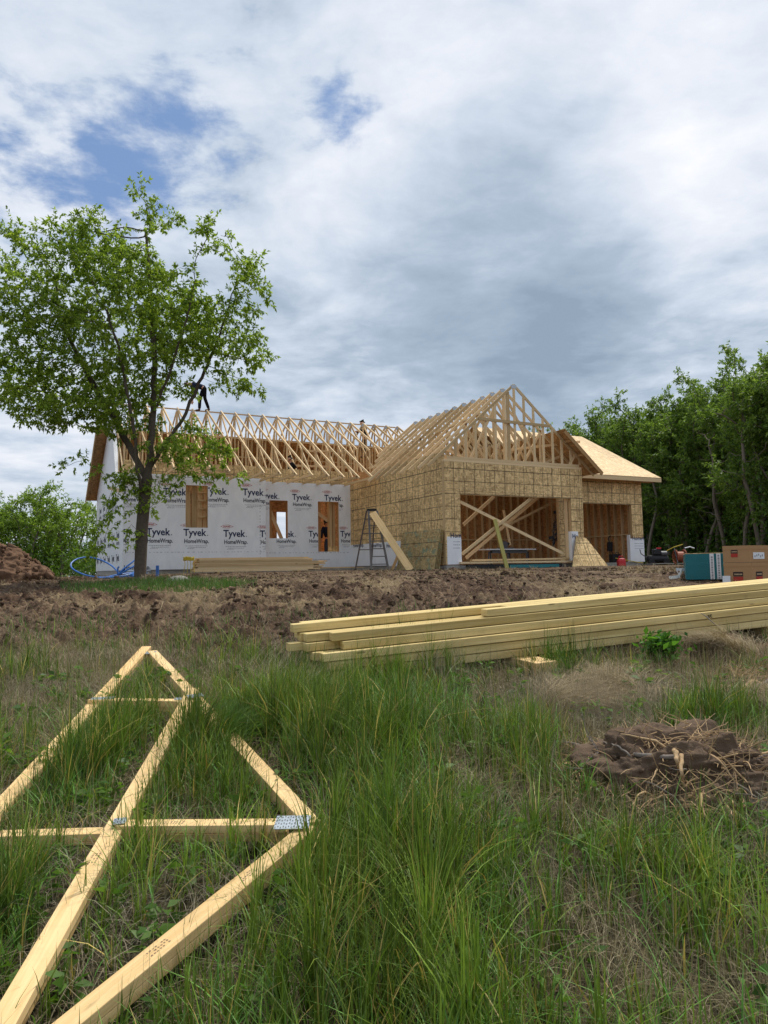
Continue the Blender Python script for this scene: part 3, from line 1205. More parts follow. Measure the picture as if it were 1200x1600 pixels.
def jit(m):
    return m @ Matrix.Translation((0, R.uniform(-.012, .012), R.uniform(-.02, .02))) @ Matrix.Rotation(R.gauss(0, .006), 4, 'X')


first = first_cut = None
for k in range(-14, 8):
    s_ = -.246 + .61 * k
    if s_ < LX + .05:
        continue
    m4 = frame_mat(A(s_, MT_T, MT_H), Pp, Z)
    if s_ < .2:
        if first is None:
            first = main_truss(truss_part(m4))
        else:
            copy_truss(first, jit(m4))
    else:
        if first_cut is None:
            first_cut = main_truss(truss_part(m4), 2.75)
        else:
            copy_truss(first_cut, jit(m4))


def garage_truss(par, kind, t=0):
    """x = distance from the left tail, y = height above the tail."""
    half, rise = GW / 2 + OT, GH - OH
    k = rise / half
    full = 2 * half
    top = lambda x: rise - abs(x - half) * k - .05
    y0 = PLATE - OH + .13
    a0 = 0
    if kind == 'valley':
        hh = MT_H + sl * (t - MT_T)
        a0 = max(0, (hh - OH) / k)
        y0 = max(y0, hh - OH)
    member(par, 'top_chord', (a0, top(a0)), (half, top(half)), .092)
    member(par, 'top_chord', (half, top(half)), (full - a0 * .0, top(full - a0 * .0)), .092)
    member(par, 'bottom_chord', (a0 + OT + .1, y0), (full - OT - .1, y0), .09)
    if kind == 'gable':
        x = half - .406 * 6
        i = 0
        while x < full - OT - .05:
            if x > OT + .1 and top(x) - y0 > .15:
                member(par, 'web', (x, y0 + .04), (x, top(x) - .05), .085, z=-.0004)
            x += .406
        member(par, 'web', (half - .24, y0 + .04), (half - .24, top(half - .24) - .05), .12, z=-.04)
        yb = y0 + 1.36
        xb = half - (rise - .05 - yb) / k
        member(par, 'lateral_brace', (xb + .02, yb), (full - xb - .05, yb - .02), .10, z=.042)
        member(par, 'web', (full - OT - .55, y0), (full - OT - .22, y0 + .45), .085, z=.0006)
    else:
        for sx in (1, -1):
            X = lambda v: half - sx * v
            m_ = (half - OT) * .52
            lim = half - a0 - .3 if sx > 0 else 9
            member(par, 'web', (X(min(m_, lim)), y0), (X(.06), top(half) - .12), .085, z=.0004 * sx)
            if m_ * 1.15 < lim:
                member(par, 'web', (X(m_ * 1.05), y0 + .05), (X(m_ * 1.05), top(X(m_ * 1.05))), .085)
                member(par, 'web', (X(m_), y0 + .05), (X(m_ * 1.72), top(X(m_ * 1.72))), .085, z=.0006)
            member(par, 'web', (X(m_ * .5), y0), (X(m_ * 1.05), top(X(m_ * 1.05)) - .1), .085, z=-.0007)
        member(par, 'web', (half, y0), (half, top(half) - .05), .085)
    plate(par, half, top(half) - .06, .22, .12)
    return par


gfirst = None
for i in range(12):
    t_ = .004 + .61 * i
    m4 = frame_mat(A(-OT, t_ + .02, OH), U, Z)
    if i == 0:
        garage_truss(truss_part(m4), 'gable')
    elif i < 7:
        if gfirst is None:
            gfirst = garage_truss(truss_part(m4), 'common')
        else:
            copy_truss(gfirst, jit(m4))
    else:
        garage_truss(truss_part(m4), 'valley', t_)

# braces along the trusses
ridge_top = lambda s, t, dz: A(s, t, MR_H + dz)
hb(MB().beam(A(LX + .1, MR_T + .16, MR_H - .06), A(4.0, MR_T + .16, MR_H - .06), .09, .04), 'ridge_board', 'framing')
for (dt, hh) in ((1.6, 5.35), (.9, 4.7), (-1.4, 4.0)):
    hb(MB().beam(A(LX + .3, MR_T - dt, hh), A(2.5, MR_T - dt, hh), .035, .035), 'lateral_brace', 'framing_pale')
for (s0, s1, dt, hh) in ((-1.6, 1.3, .3, 4.55), (-2.0, 1.0, .5, 4.1), (-.5, .7, -.3, 5.35)):
    hb(MB().beam(A(s0, MR_T - dt, hh), A(s1, MR_T - dt, hh + .05), .04, .09), 'lateral_brace', 'framing_pale')
hb(MB().beam(A(LX + .4, MR_T + .8, 4.0), A(-4.2, MR_T + .8, 6.0), .04, .09), 'lateral_brace', 'framing')
hb(MB().beam(A(1.9, .45, 5.2), A(1.2, 2.4, 4.8), .09, .04), 'lateral_brace', 'framing_pale')
hb(MB().beam(A(3.2, 1.2, 4.1), A(6.0, .25, 4.45), .04, .09), 'lateral_brace', 'framing_pale')

# roof sheathing: back slope of the main roof, low part; right slope of the garage; third bay
q = lambda t: MR_H - sl * (t - MR_T) + .022
top_t = 11.95
mb = MB()
mb.prism([A(LX - .46, top_t, q(top_t)), A(6, top_t, q(top_t)), A(6, 16.5, q(16.5)), A(LX - .46, 16.5, q(16.5))], Z * .014, frame=(U, Pp))
hb(mb, 'back_roof_sheathing', 'osb_soffit')
hb(MB().beam(A(LX - .44, top_t + .1, q(top_t + .1) - .07), A(LX - .44, 16.5, q(16.5) - .07), .038, .13), 'rake_board', 'framing')
hb(MB().beam(A(LX - .10, TL - .2, 2.82), A(LX - .10, TL + 3.4, 3.30), .04, .12), 'rake_board', 'framing_pale')
kg = (GH - OH) / (GW / 2 + OT)
gr = lambda s: GH - kg * (s - GW / 2) + .024
s_top = 4.72
mb = MB()
mb.prism([A(s_top, -.42, gr(s_top)), A(GW + OT + .03, -.42, gr(GW + OT + .03)), A(GW + OT + .03, 1.0, gr(GW + OT + .03)), A(GW + OT + .03, 1.05, gr(GW + OT + .03)), A(s_top, 6.6, gr(s_top))], Z * .018, frame=(U, Pp))
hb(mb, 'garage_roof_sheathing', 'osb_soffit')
hb(MB().beam(A(s_top, -.40, gr(s_top) - .075), A(GW + OT, -.40, gr(GW + OT) - .075), .038, .13), 'rake_board', 'framing_dark')
for i in range(3):
    ss = s_top + .35 + i * .55
    hb(MB().hexa(A(ss, -.38, gr(ss) - .10), Pp * .38, U * .038, Z * .085), 'lookout', 'framing_dark')
# third bay: gable roof with its ridge along the front
eh, et, rh, rt = 3.36, .70, 5.77, 5.07
e0, e1 = GW + .35, RW + .50
mb = MB()
mb.prism([A(e0, et, eh), A(e1, et, eh), A(e1, rt, rh), A(4.6, rt, rh), A(4.75, 3.5, eh + (rh - eh) * (3.5 - et) / (rt - et))], Z * .02, frame=(U, Pp))
mb.prism([A(4.6, rt, rh), A(e1, rt, rh), A(e1, 2 * rt - et, eh), A(4.6, 2 * rt - et, eh)], Z * .02, frame=(U, Pp))
hb(mb, 'third_bay_roof', 'osb_roof')
mb = MB()
hb(MB().hexa(A(e0 - .1, et + .0, eh - .155), U * (e1 - e0 + .1), Pp * .038, Z * .15), 'fascia', 'framing_pale')
hb(MB().beam(A(e1 - .02, et + .04, eh - .07), A(e1 - .02, rt, rh - .07), .038, .13), 'rake_board', 'framing_pale')
mb = MB()
mb.prism([A(e0 + .1, et + .06, eh - .13), A(e1 - .06, et + .06, eh - .13), A(e1 - .06, 1.27, eh - .13), A(e0 + .1, 1.27, eh - .13)], Z * .01)
hb(mb, 'soffit', 'osb_soffit')
mb = MB()
mb.prism([A(RW - .02, 1.30, PLATE + .002), A(RW - .02, rt, rh - .1), A(RW - .02, 2 * rt - 1.3, PLATE + .002)], U * -.1, frame=(Pp, Z))
hb(mb, 'gable_wall', 'osb_wall')
for i in range(8):
    s_ = GW + .6 + i * .61
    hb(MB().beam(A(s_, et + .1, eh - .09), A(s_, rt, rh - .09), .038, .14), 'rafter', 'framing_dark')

# ------------------------------------------------------------------ trees
def grow(att, path, step=.22, infl=1.8, kill=.4, maxn=5000, seed=0, par0=None):
    """Space colonisation: branches grow from path towards the points att. Returns nodes, parents."""
    rs = np.random.RandomState(seed)
    nodes = [np.array(p, float) for p in path]
    par = [-1] + list(range(len(path) - 1)) if par0 is None else list(par0)
    N = np.array(nodes)
    d = np.linalg.norm(att[:, None] - N[None], axis=2)
    near, nd = d.argmin(1), d.min(1)
    alive = np.ones(len(att), bool)
    for it in range(400):
        act = alive & (nd < infl)
        if not act.any():
            act = alive & (nd < infl * 2.5)
            if not act.any():
                break
        ids = near[act]
        vec = att[act] - N[ids]
        vec /= np.linalg.norm(vec, axis=1)[:, None] + 1e-9
        uq, inv = np.unique(ids, return_inverse=True)
        s = np.zeros((len(uq), 3))
        np.add.at(s, inv, vec)
        s += rs.normal(0, .18, s.shape)
        s /= np.linalg.norm(s, axis=1)[:, None] + 1e-9
        new = N[uq] + s * step
        st = len(N)
        N = np.vstack([N, new])
        par += list(uq)
        d = np.linalg.norm(att[:, None] - new[None], axis=2)
        i = d.argmin(1)
        m = d.min(1)
        b = m < nd
        near[b], nd[b] = i[b] + st, m[b]
        alive &= nd > kill
        if len(N) > maxn:
            break
    return N, np.array(par)


def limb_mesh(N, par, r_tip, expo, r_cap=None):
    n = len(N)
    kids = [[] for _ in range(n)]
    for i in range(1, n):
        kids[par[i]].append(i)
    r = np.zeros(n)
    for i in range(n - 1, -1, -1):
        r[i] = r_tip if not kids[i] else sum(r[k] ** expo for k in kids[i]) ** (1 / expo)
    if r_cap:
        r = r_tip * (r / r_tip) ** (math.log(r_cap / r_tip) / math.log(r[0] / r_tip))
    mb = MB()
    stack = [0]
    while stack:
        s = stack.pop()
        chain = [s] if par[s] < 0 else [par[s], s]
        c = s
        while kids[c]:
            ks = sorted(kids[c], key=lambda k: -r[k])
            stack += ks[1:]
            c = ks[0]
            chain.append(c)
        rad = [float(r[k]) for k in chain]
        if par[s] >= 0:
            rad[0] = rad[1]
        mb.tube([N[k] for k in chain], rad, 10 if rad[0] > .06 else (6 if rad[0] > .02 else 4))
    return mb, r, kids


def leaf_cloud(P, D, L, rs, wid=.42, fold=.25, greens=None):
    """Kite-shaped folded leaves: P base, D direction, L length."""
    n = len(P)
    D = D / (np.linalg.norm(D, axis=1)[:, None] + 1e-9)
    rnd = rs.normal(0, 1, (n, 3))
    rnd[:, 2] += 1.3
    S = np.cross(D, rnd)
    S /= np.linalg.norm(S, axis=1)[:, None] + 1e-9
    Nn = np.cross(S, D)
    Nn *= np.sign(Nn[:, 2:3]) + (Nn[:, 2:3] == 0)
    L = L[:, None]
    a, c = P, P + D * L
    mid = P + D * L * .42
    lf = mid + S * L * wid * .5 + Nn * L * fold * .3
    rt = mid - S * L * wid * .5 + Nn * L * fold * .3
    c = c - Nn * L * .12
    V = np.stack([a, lf, c, rt], 1).reshape(-1, 3)
    F = np.arange(4 * n).reshape(n, 4)
    lo, hi = np.array(greens[0]), np.array(greens[1])
    k = np.clip(rs.beta(1.6, 2.2, n), 0, 1)[:, None]
    T = (lo + (hi - lo) * k) * rs.uniform(.85, 1.15, (n, 1))
    return V, F, np.repeat(T, 4, 0)


def leaves_on(N, par, r, kids, rs, thr, per, L, greens, droop=.35, spread=.16, n_leaf=5):
    idx = np.where(r < thr)[0]
    P0, D0 = [], []
    for i in idx:
        d = N[i] - N[par[i]] if par[i] >= 0 else np.array([0, 0, 1.])
        d = d / (np.linalg.norm(d) + 1e-9)
        m = per if kids[i] else per * 2
        for _ in range(rs.poisson(m)):
            P0.append(N[i] + (N[par[i]] - N[i]) * rs.rand())
            D0.append(d)
    P0, D0 = np.array(P0), np.array(D0)
    n = len(P0)
    out = D0 * .6 + rs.normal(0, .8, (n, 3))
    out /= np.linalg.norm(out, axis=1)[:, None] + 1e-9
    stem = rs.uniform(.3, 1, (n, 1)) * spread
    C = P0 + out * stem
    P, D = [], []
    for j in range(n_leaf):
        o = out * .8 + rs.normal(0, .75, (n, 3))
        o[:, 2] -= droop
        P.append(C - out * stem * .25 * (j % 3))
        D.append(o)
    P, D = np.vstack(P), np.vstack(D)
    return leaf_cloud(P, D, L * rs.uniform(.6, 1.25, len(P)), rs, greens=greens)


def sample_union(ells, n, rs, clump=None, hollow=.35):
    out = []
    vol = np.array([e[1][0] * e[1][1] * e[1][2] for e in ells])
    pr = vol / vol.sum()
    while len(out) < n:
        c, r = ells[rs.choice(len(ells), p=pr)]
        v = rs.normal(0, 1, 3)
        v /= np.linalg.norm(v)
        q = rs.rand() ** hollow
        p = np.array(c) + v * q * np.array(r)
        if clump is not None:
            f = vnoise(np.array([p[0] * clump + p[2] * .7]), np.array([p[1] * clump + p[2] * clump]), 77)[0]
            if f < .36:
                continue
        out.append(p)
    return np.array(out)


# the yard tree in front of the wrapped wall
TD = 17.4
tb0 = on_ground(219, 907, base=True)
TD = tb0.y
P_ = lambda px, py, dd=0: np.array(at_depth(px, py, TD + dd))
MPX = TD / F_PX
ells = []
for (px, py, rx, ry) in ((205, 500, 150, 150), (215, 345, 70, 62), (65, 470, 105, 125), (55, 600, 95, 62), (365, 490, 58, 110), (362, 595, 44, 36),
                         (170, 645, 90, 42), (318, 385, 62, 62), (130, 390, 75, 60), (295, 520, 80, 80), (290, 700, 70, 22), (90, 640, 80, 34), (392, 460, 42, 80), (385, 560, 46, 44), (395, 610, 30, 26), (222, 312, 44, 42), (190, 345, 46, 40), (20, 400, 60, 60), (340, 420, 60, 70)):
    rx, ry = rx * .94, ry * .94
    ells.append((P_(px, py, R.uniform(-.5, .5)), (rx * MPX, min(rx, 130) * MPX, ry * MPX)))
rs = np.random.RandomState(5)
att = sample_union(ells, 3400, rs, clump=.55, hollow=.5)
trunk_path = [P_(219, 909), P_(219, 890), P_(220, 868), P_(221, 845), P_(222, 822), P_(224, 800), P_(226, 778), P_(228, 760)]
fine = []
for a, b in zip(trunk_path[:-1], trunk_path[1:]):
    fine += [a, (a + b) / 2]
fine.append(trunk_path[-1])
PRJ = np.array([[(a_[0] / a_[1]) * F_PX + 600, 888 - (a_[2] - EYE) / a_[1] * F_PX] for a_ in att])
att = att[~((PRJ[:, 0] > 284) & (PRJ[:, 0] < 350) & (PRJ[:, 1] > 574) & (PRJ[:, 1] < 655))]
N0, par0 = np.array(fine), np.array([-1] + list(range(len(fine) - 1)))
# main limbs first: an upright leader, one great limb to the left, lesser ones to the right
# low twigs: the bare, drooping ones at the left and the small shoots on the trunk
def add_twig(N, par, start, pts):
    i = int(np.linalg.norm(N - np.array(start), axis=1).argmin())
    for p in pts:
        d = p - N[i]
        k = max(1, int(np.linalg.norm(d) / .16))
        b0 = N[i].copy()
        for j in range(1, k + 1):
            N = np.vstack([N, b0 + d * j / k + rs.normal(0, .012, 3)])
            par = np.append(par, i)
            i = len(N) - 1
    return N, par


for tw in ([P_(228, 760), P_(236, 700), P_(240, 640), P_(241, 570), P_(238, 500), P_(233, 430), P_(228, 360)],
           [P_(229, 752), P_(206, 705, .2), P_(180, 655, .4), P_(150, 610, .5), P_(120, 550, .5), P_(92, 500, .4)],
           [P_(225, 790), P_(215, 735, -.3), P_(212, 690, -.5), P_(200, 620, -.7), P_(185, 540, -.8), P_(160, 470, -.7)],
           [P_(233, 735), P_(256, 695, .2), P_(285, 655, .3), P_(315, 590, .2), P_(345, 520, .1), P_(362, 460, 0)],
           [P_(240, 650), P_(262, 590, -.4), P_(285, 520, -.6), P_(305, 440, -.5)]):
    N0, par0 = add_twig(N0, par0, tw[0], tw[1:])
N, par = grow(att, N0, step=.19, infl=1.7, kill=.29, maxn=8500, seed=3, par0=par0)
for tw in ([P_(232, 795), P_(262, 775, -.3), P_(290, 745, -.4), P_(330, 750, -.5)], [P_(226, 778), P_(205, 735, -.5), P_(175, 765, -.7), P_(165, 800, -.7), P_(150, 835, -.8)],
           [P_(226, 775), P_(190, 740, -.4), P_(178, 800, -.5), P_(160, 850, -.6), P_(142, 862, -.6)], [P_(222, 830), P_(205, 820, -.3), P_(196, 830, -.4)],
           [P_(222, 850), P_(208, 845, -.3)], [P_(224, 800), P_(212, 795, -.3)], [P_(228, 765), P_(160, 740, -.4), P_(130, 720, -.5), P_(95, 730, -.6)],
           [P_(228, 765), P_(290, 730, -.4), P_(350, 735, -.5), P_(372, 745, -.5)]):
    N, par = add_twig(N, par, tw[0], tw[1:])
mb, r, kids = limb_mesh(N, par, .0048, 2.22, .150)
yt = thing('yard_tree', 'leafy green tree with a dark forked trunk growing in front of the white wrapped wall', 'tree', tuple(tb0))


def pb(mb, name, mats, par, **k):
    o = mb.build(name, mats, par, **k)
    if par.type == 'EMPTY':
        o.matrix_parent_inverse = Matrix.Translation(-par.location)
    return o


def in_thing(o, par):
    o.parent = par
    if par.type == 'EMPTY':
        o.matrix_parent_inverse = Matrix.Translation(-par.location)
    return o


# root flare
mb.tube([P_(219, 914), P_(219, 906), P_(219.5, 897)], [.24, .165, .14], 12)
pb(mb, 'trunk', 'bark', yt, smooth=True)
V, F, T = leaves_on(N, par, r, kids, rs, .0120, 3.2, .110, ((.100, .185, .024), (.42, .55, .08)), droop=.45, spread=.36, n_leaf=11)
in_thing(np_mesh('crown', V, F, 'leaf', tint=T), yt)
print('yard tree nodes', len(N), 'leaves', len(F))


# the wood behind: a few grown trees, copied
def wood_tree(seed, h, rad, low, leaf_n, L, greens, bark='bark_pale', lean=.0, multi=1):
    rs = np.random.RandomState(seed)
    ells = []
    nb = 9
    for i in range(nb):
        f = i / (nb - 1)
        zz = h * (low + (1 - low) * f) - rad * .3
        rr = rad * (.55 + .6 * math.sin(math.pi * min(1, f * .8 + .12))) * rs.uniform(.7, 1.15)
        if i == nb - 1:
            rr *= .6
        a = rs.rand() * 6.28
        ells.append((np.array([math.cos(a) * rad * .42 + lean * zz, math.sin(a) * rad * .42, zz]), (rr, rr, h * .095)))
    att = sample_union(ells, 420, rs, clump=.6, hollow=.5)
    path = [np.array([lean * z + .12 * math.sin(z * .6 + seed), .12 * math.cos(z * .5), z]) for z in np.linspace(-.6, h * max(low, .25), 9)]
    N, par = grow(att, path, step=.36, infl=2.6, kill=.62, maxn=1500, seed=seed)
    mb, r, kids = limb_mesh(N, par, .012, 2.3, .13)
    V, F, T = leaves_on(N, par, r, kids, rs, .045, leaf_n, L, greens, droop=.3, spread=.55, n_leaf=9)
    return mb, V, F, T


WG = ((.070, .140, .028), (.27, .39, .08))
protos = []
for i, (h, rad, low, lean) in enumerate(((11.0, 2.1, .32, .0), (10.4, 1.9, .40, .02), (11.3, 1.8, .36, -.02), (10.2, 2.1, .26, .01), (10.8, 1.7, .46, .025))):
    mb, V, F, T = wood_tree(40 + i, h, rad, low, 4.2, .185, WG, lean=lean)
    protos.append((mb, V, F, T, h))
print('wood tree leaves', [len(p[2]) for p in protos])
pinst = {}


def plant_tree(i, x, y, sc, rot, label, group, name='woodland_tree', dz=0):
    z = float(base_h(x, y)) + dz
    if i not in pinst:
        t = thing(name, label, 'tree', (0, 0, 0), group)
        mb, V, F, T, h = protos[i]
        a = mb.build('trunk', 'bark_pale', t, smooth=True)
        b = np_mesh('crown', V, F, 'leaf', parent=t, tint=T)
        pinst[i] = t
    else:
        t = pinst[i].copy()
        COL.objects.link(t)
        for c in pinst[i].children:
            o = c.copy()
            COL.objects.link(o)
            o.parent = t
        tag(t, label, 'tree', group)
    t.location = (x, y, z)
    t.rotation_euler = (0, 0, rot)
    t.scale = (sc, sc, sc * R.uniform(.94, 1.06))
    return t


edge = [(1290, 29.5), (1245, 31), (1205, 33), (1172, 36), (1150, 38.5), (1120, 40), (1092, 42), (1066, 43), (1040, 45), (1012, 46), (985, 48), (960, 49.5), (935, 51), (908, 53), (884, 55), (860, 57), (836, 59), (812, 61), (786, 63), (760, 65), (735, 67)]
LB = {0: 'slim pale trunked tree at the edge of the wood beside the house', 1: 'tree of the second row of the dark wood', 2: 'tree deep in the dark wood behind the garage'}
LG = {0: 'trees along the wood edge', 1: 'trees of the second row in the wood', 2: 'trees deep in the wood'}
ti = 0
EDGE2 = [q for a_, b_ in zip(edge[:-1], edge[1:]) for q in (a_, ((a_[0] + b_[0]) / 2, (a_[1] + b_[1]) / 2))]
for row in range(6):
    for (px, d) in (edge if row > 2 else EDGE2):
        dd = d + row * 2.7 + R.uniform(-.9, .9)
        pxx = px + R.uniform(-9, 9) + row * 6
        x = (pxx - 600) / F_PX * dd
        rw_ = min(row, 2)
        if px < 800 and row > 1:
            continue
        sc = R.uniform(.95, 1.05) * (.93 if px > 1220 else .97 if px > 1150 else 1.0)
        if row == 0 and 1140 < px < 1180:
            sc *= .84
        if px < 800:
            sc *= .92
        if row == 0 and px in (1205, 1172):
            lab = 'tallest slim tree at the right end of the wood edge' if px == 1205 else 'slim bare stemmed tree beside the tallest one at the wood edge'
            g = None
        else:
            lab, g = LB[rw_], LG[rw_]
        plant_tree(ti % 5, x, dd, sc, R.uniform(0, 6.28), lab, g)
        ti += 1
# young bushy trees beyond the left end of the house
ptree = []
for i in range(2):
    mb, V, F, T = wood_tree(80 + i, 5.6, 1.7, .06, 4.2, .17, ((.085, .17, .022), (.33, .47, .075)))
    protos.append((mb, V, F, T, 5.6))
for (px, d, sc) in ((-60, 40, 1.0), (-15, 42, .98), (22, 43, 1.05), (50, 41, .84), (74, 43, 1.0), (98, 42, .92), (122, 45, .95), (150, 47, .9), (5, 48, 1.0), (85, 49, 1.0), (180, 50, .8)):
    plant_tree(5 + (px % 2), (px - 600) / F_PX * d, d, sc, R.uniform(0, 6.28), 'young bushy light green tree beyond the left end of the house', 'young trees beyond the house', 'young_tree', dz=.15)

# undergrowth at the foot of the wood: nobody could count it
rs = np.random.RandomState(9)
Ps, Ds = [], []
for i in range(900):
    k = rs.randint(0, len(edge) - 1)
    f = rs.rand()
    px = edge[k][0] * (1 - f) + edge[k + 1][0] * f
    d = edge[k][1] * (1 - f) + edge[k + 1][1] * f + rs.uniform(-1.8, 9)
    c = np.array([(px - 600) / F_PX * d, d, 0])
    c[2] = float(base_h(c[0], c[1])) + rs.uniform(.2, 1) ** 2 * 3.4
    n = 60
    o = rs.normal(0, 1, (n, 3)) * np.array([.6, .6, .5])
    Ps.append(c + o)
    Ds.append(rs.normal(0, 1, (n, 3)))
Ps, Ds = np.vstack(Ps), np.vstack(Ds)
for i in range(170):
    d = rs.uniform(39, 50)
    c = np.array([(rs.uniform(-90, 190) - 600) / F_PX * d, d, 0])
    c[2] = float(base_h(c[0], c[1])) + rs.uniform(.1, 1.4)
    Ps = np.vstack([Ps, c + rs.normal(0, 1, (60, 3)) * np.array([.6, .5, .4])])
    Ds = np.vstack([Ds, rs.normal(0, 1, (60, 3))])
V, F, T = leaf_cloud(Ps, Ds, rs.uniform(.14, .30, len(Ps)), rs, greens=((.035, .085, .016), (.15, .26, .045)))
setting(np_mesh('undergrowth', V, F, 'leaf', tint=T), 'stuff')['label'] = 'dark leafy undergrowth at the foot of the wood'
# bare saplings leaning at the wood edge
for i, (px, d, hh, ln) in enumerate(((1010, 43, 6.5, .9), (1160, 34, 8.5, 1.2), (1132, 36, 7.0, -.8), (968, 46, 6, .7), (1185, 32, 8.5, -.9), (1100, 39, 6.0, 1.4))):
    x = (px - 600) / F_PX * d
    z0 = float(base_h(x, d))
    rs2 = np.random.RandomState(200 + i)
    a2 = np.stack([x + ln * .5 + rs2.normal(0, .7, 46), d + rs2.normal(0, .6, 46), z0 + rs2.uniform(.35, 1, 46) * hh], 1)
    pth = [np.array([x + ln * f * f * .5, d, z0 - .3 + f * hh * .45]) for f in np.linspace(0, 1, 8)]
    N2, p2 = grow(a2, pth, step=.35, infl=2.5, kill=.5, maxn=320, seed=i)
    mb, r2, k2 = limb_mesh(N2, p2, .014, 2.4, .09)
    st = thing('bare_sapling', 'thin leafless sapling leaning in front of the dark wood', 'tree', (x, d, z0), 'bare saplings at the wood edge')
    pb(mb, 'trunk', 'bark_pale', st, smooth=True)
    V, F, T = leaves_on(N2, p2, r2, k2, rs2, .03, .10, .2, WG, n_leaf=4)
    in_thing(np_mesh('leaves', V, F, 'leaf', tint=T), st)


# ------------------------------------------------------------------ grass
def blades(B, H, LEAN, AZ, Wd, tint, rs, seg=3, twist=.6):
    n = len(B)
    ld = np.stack([np.cos(AZ), np.sin(AZ), np.zeros(n)], 1)
    sa = AZ + np.pi / 2 + rs.normal(0, twist, n)
    sd = np.stack([np.cos(sa), np.sin(sa), np.zeros(n)], 1)
    ts = np.linspace(0, 1, seg + 1)
    rows = []
    for t in ts:
        up = H * (t - .5 * np.clip(LEAN, 0, 1.6) * t ** 2.4 * .75)
        out = H * LEAN * (t ** 1.7) * .85
        c = B + ld * out[:, None] + np.array([0, 0, 1.]) * up[:, None]
        w = Wd * (1 - t ** 1.6) * (.65 + .35 * min(1, t * 4)) + .0002
        rows.append(c - sd * w[:, None] / 2)
        rows.append(c + sd * w[:, None] / 2)
    V = np.stack(rows, 1)
    k = 2 * (seg + 1)
    base = (np.arange(n) * k)[:, None]
    F = np.concatenate([base + np.array([[2 * j, 2 * j + 1, 2 * j + 3, 2 * j + 2]]) for j in range(seg)], 0)
    return V.reshape(-1, 3), F, np.repeat(tint, k, 0)


def scatter(n, y0, y1, rs, margin=.35, side=False):
    y = np.sqrt(rs.uniform(y0 ** 2, y1 ** 2, n))
    x = rs.uniform(-1, 1, n) * (.54 * y + margin)
    if side:
        # strips to either side and under the viewer, at the same density
        k = int(n * .42)
        ys = rs.uniform(.4, y1, k)
        xs = (.54 * ys + margin + rs.uniform(0, 2.2, k)) * rs.choice([-1, 1], k)
        k2 = int(n * .16)
        x = np.concatenate([x, xs, rs.uniform(-2.2, 2.2, k2)])
        y = np.concatenate([y, ys, rs.uniform(-.4, y0, k2)])
    return x, y


def spots(px_list, x, y):
    """Sum of soft round patches given by places in the photo: (px, py, radius m, weight)."""
    s = np.zeros_like(x)
    for (px, py, r, w) in px_list:
        c = on_ground(px, py, base=True)
        s += w * np.exp(-(((x - c.x) ** 2 + ((y - c.y) * .85) ** 2) / r ** 2))
    return s


GREEN = [(250, 1180, .6, .6), (560, 1160, .6, .40), (620, 1060, .45, .75), (680, 1040, .4, .7), (470, 1130, .6, .5), (640, 1450, .5, .45), (560, 1560, .4, .5), (700, 1350, .45, .5), (360, 1430, .4, .35),
         (80, 1450, .4, .35), (1150, 1500, .4, .35), (1080, 1430, .3, .3), (1000, 1130, .45, .45), (1170, 1160, .4, .4), (950, 1250, .3, .4), (900, 1060, .35, .3), (540, 1350, .5, .5), (300, 1300, .4, .35), (250, 1080, .4, .3), (700, 1190, .4, .2), (120, 1210, .5, .5), (352, 1150, .22, .9), (300, 1180, .3, .5), (60, 1380, .4, .4), (900, 1330, .45, .4), (1000, 1390, .4, .35), (820, 1480, .5, .4), (1180, 1330, .4, .4), (860, 1160, .35, .35), (1100, 1130, .35, .6), (860, 1050, .4, .6), (800, 1200, .4, .4), (1040, 1320, .4, .4), (1000, 1050, .3, .4), (1150, 1160, .3, .4), (520, 1050, .35, .6)]
BARE = [(1060, 1215, .62, 1.5), (960, 1085, .40, 1.1), (800, 1350, .5, .5), (950, 1480, .6, .55), (700, 1230, .35, .6), (1120, 1030, .35, .5), (1170, 1085, .3, .8), (280, 1430, .35, .5), (340, 1240, .3, .25), (420, 1500, .3, .3), (60, 1120, .9, .6), (1100, 1560, .5, .3)]


def greenness(x, y):
    g = .50 + 1.15 * (fbm(x, y, 1.7, 3, 111) - .5) + .8 * (fbm(x, y, 4.6, 2, 121) - .5)
    g -= .40 * np.clip((x / np.maximum(y, .5) - .04) / .25, 0, 1)
    g += spots(GREEN, x, y) - .8 * spots(BARE, x, y)
    return g


def soil_ok(x, y, amt=.85):
    return 1 - amt * mud_mask(x, y)


BOARDS = [((-70, 1332), (229, 1009)), ((488, 1283), (238, 1016)), ((140, 1094), (284, 1096)), ((-40, 1303), (168, 1297)), ((-14, 1622), (302, 1075)), ((452, 1284), (190, 1286)), ((481, 1290), (60, 1632))]


def board_dist(x, y):
    d = np.full_like(x, 9.0)
    for a, b in BOARDS:
        a, b = on_ground(*a, dz=.06, base=True), on_ground(*b, dz=.06, base=True)
        ux, uy = b.x - a.x, b.y - a.y
        t = np.clip(((x - a.x) * ux + (y - a.y) * uy) / (ux * ux + uy * uy), 0, 1)
        d = np.minimum(d, np.hypot(x - a.x - t * ux, y - a.y - t * uy))
    return d


CLUMP = on_ground(1060, 1225, base=True)


def off_clump(x, y):
    d = np.hypot((x - CLUMP.x) / .66, (y - CLUMP.y) / .42)
    return d > 1


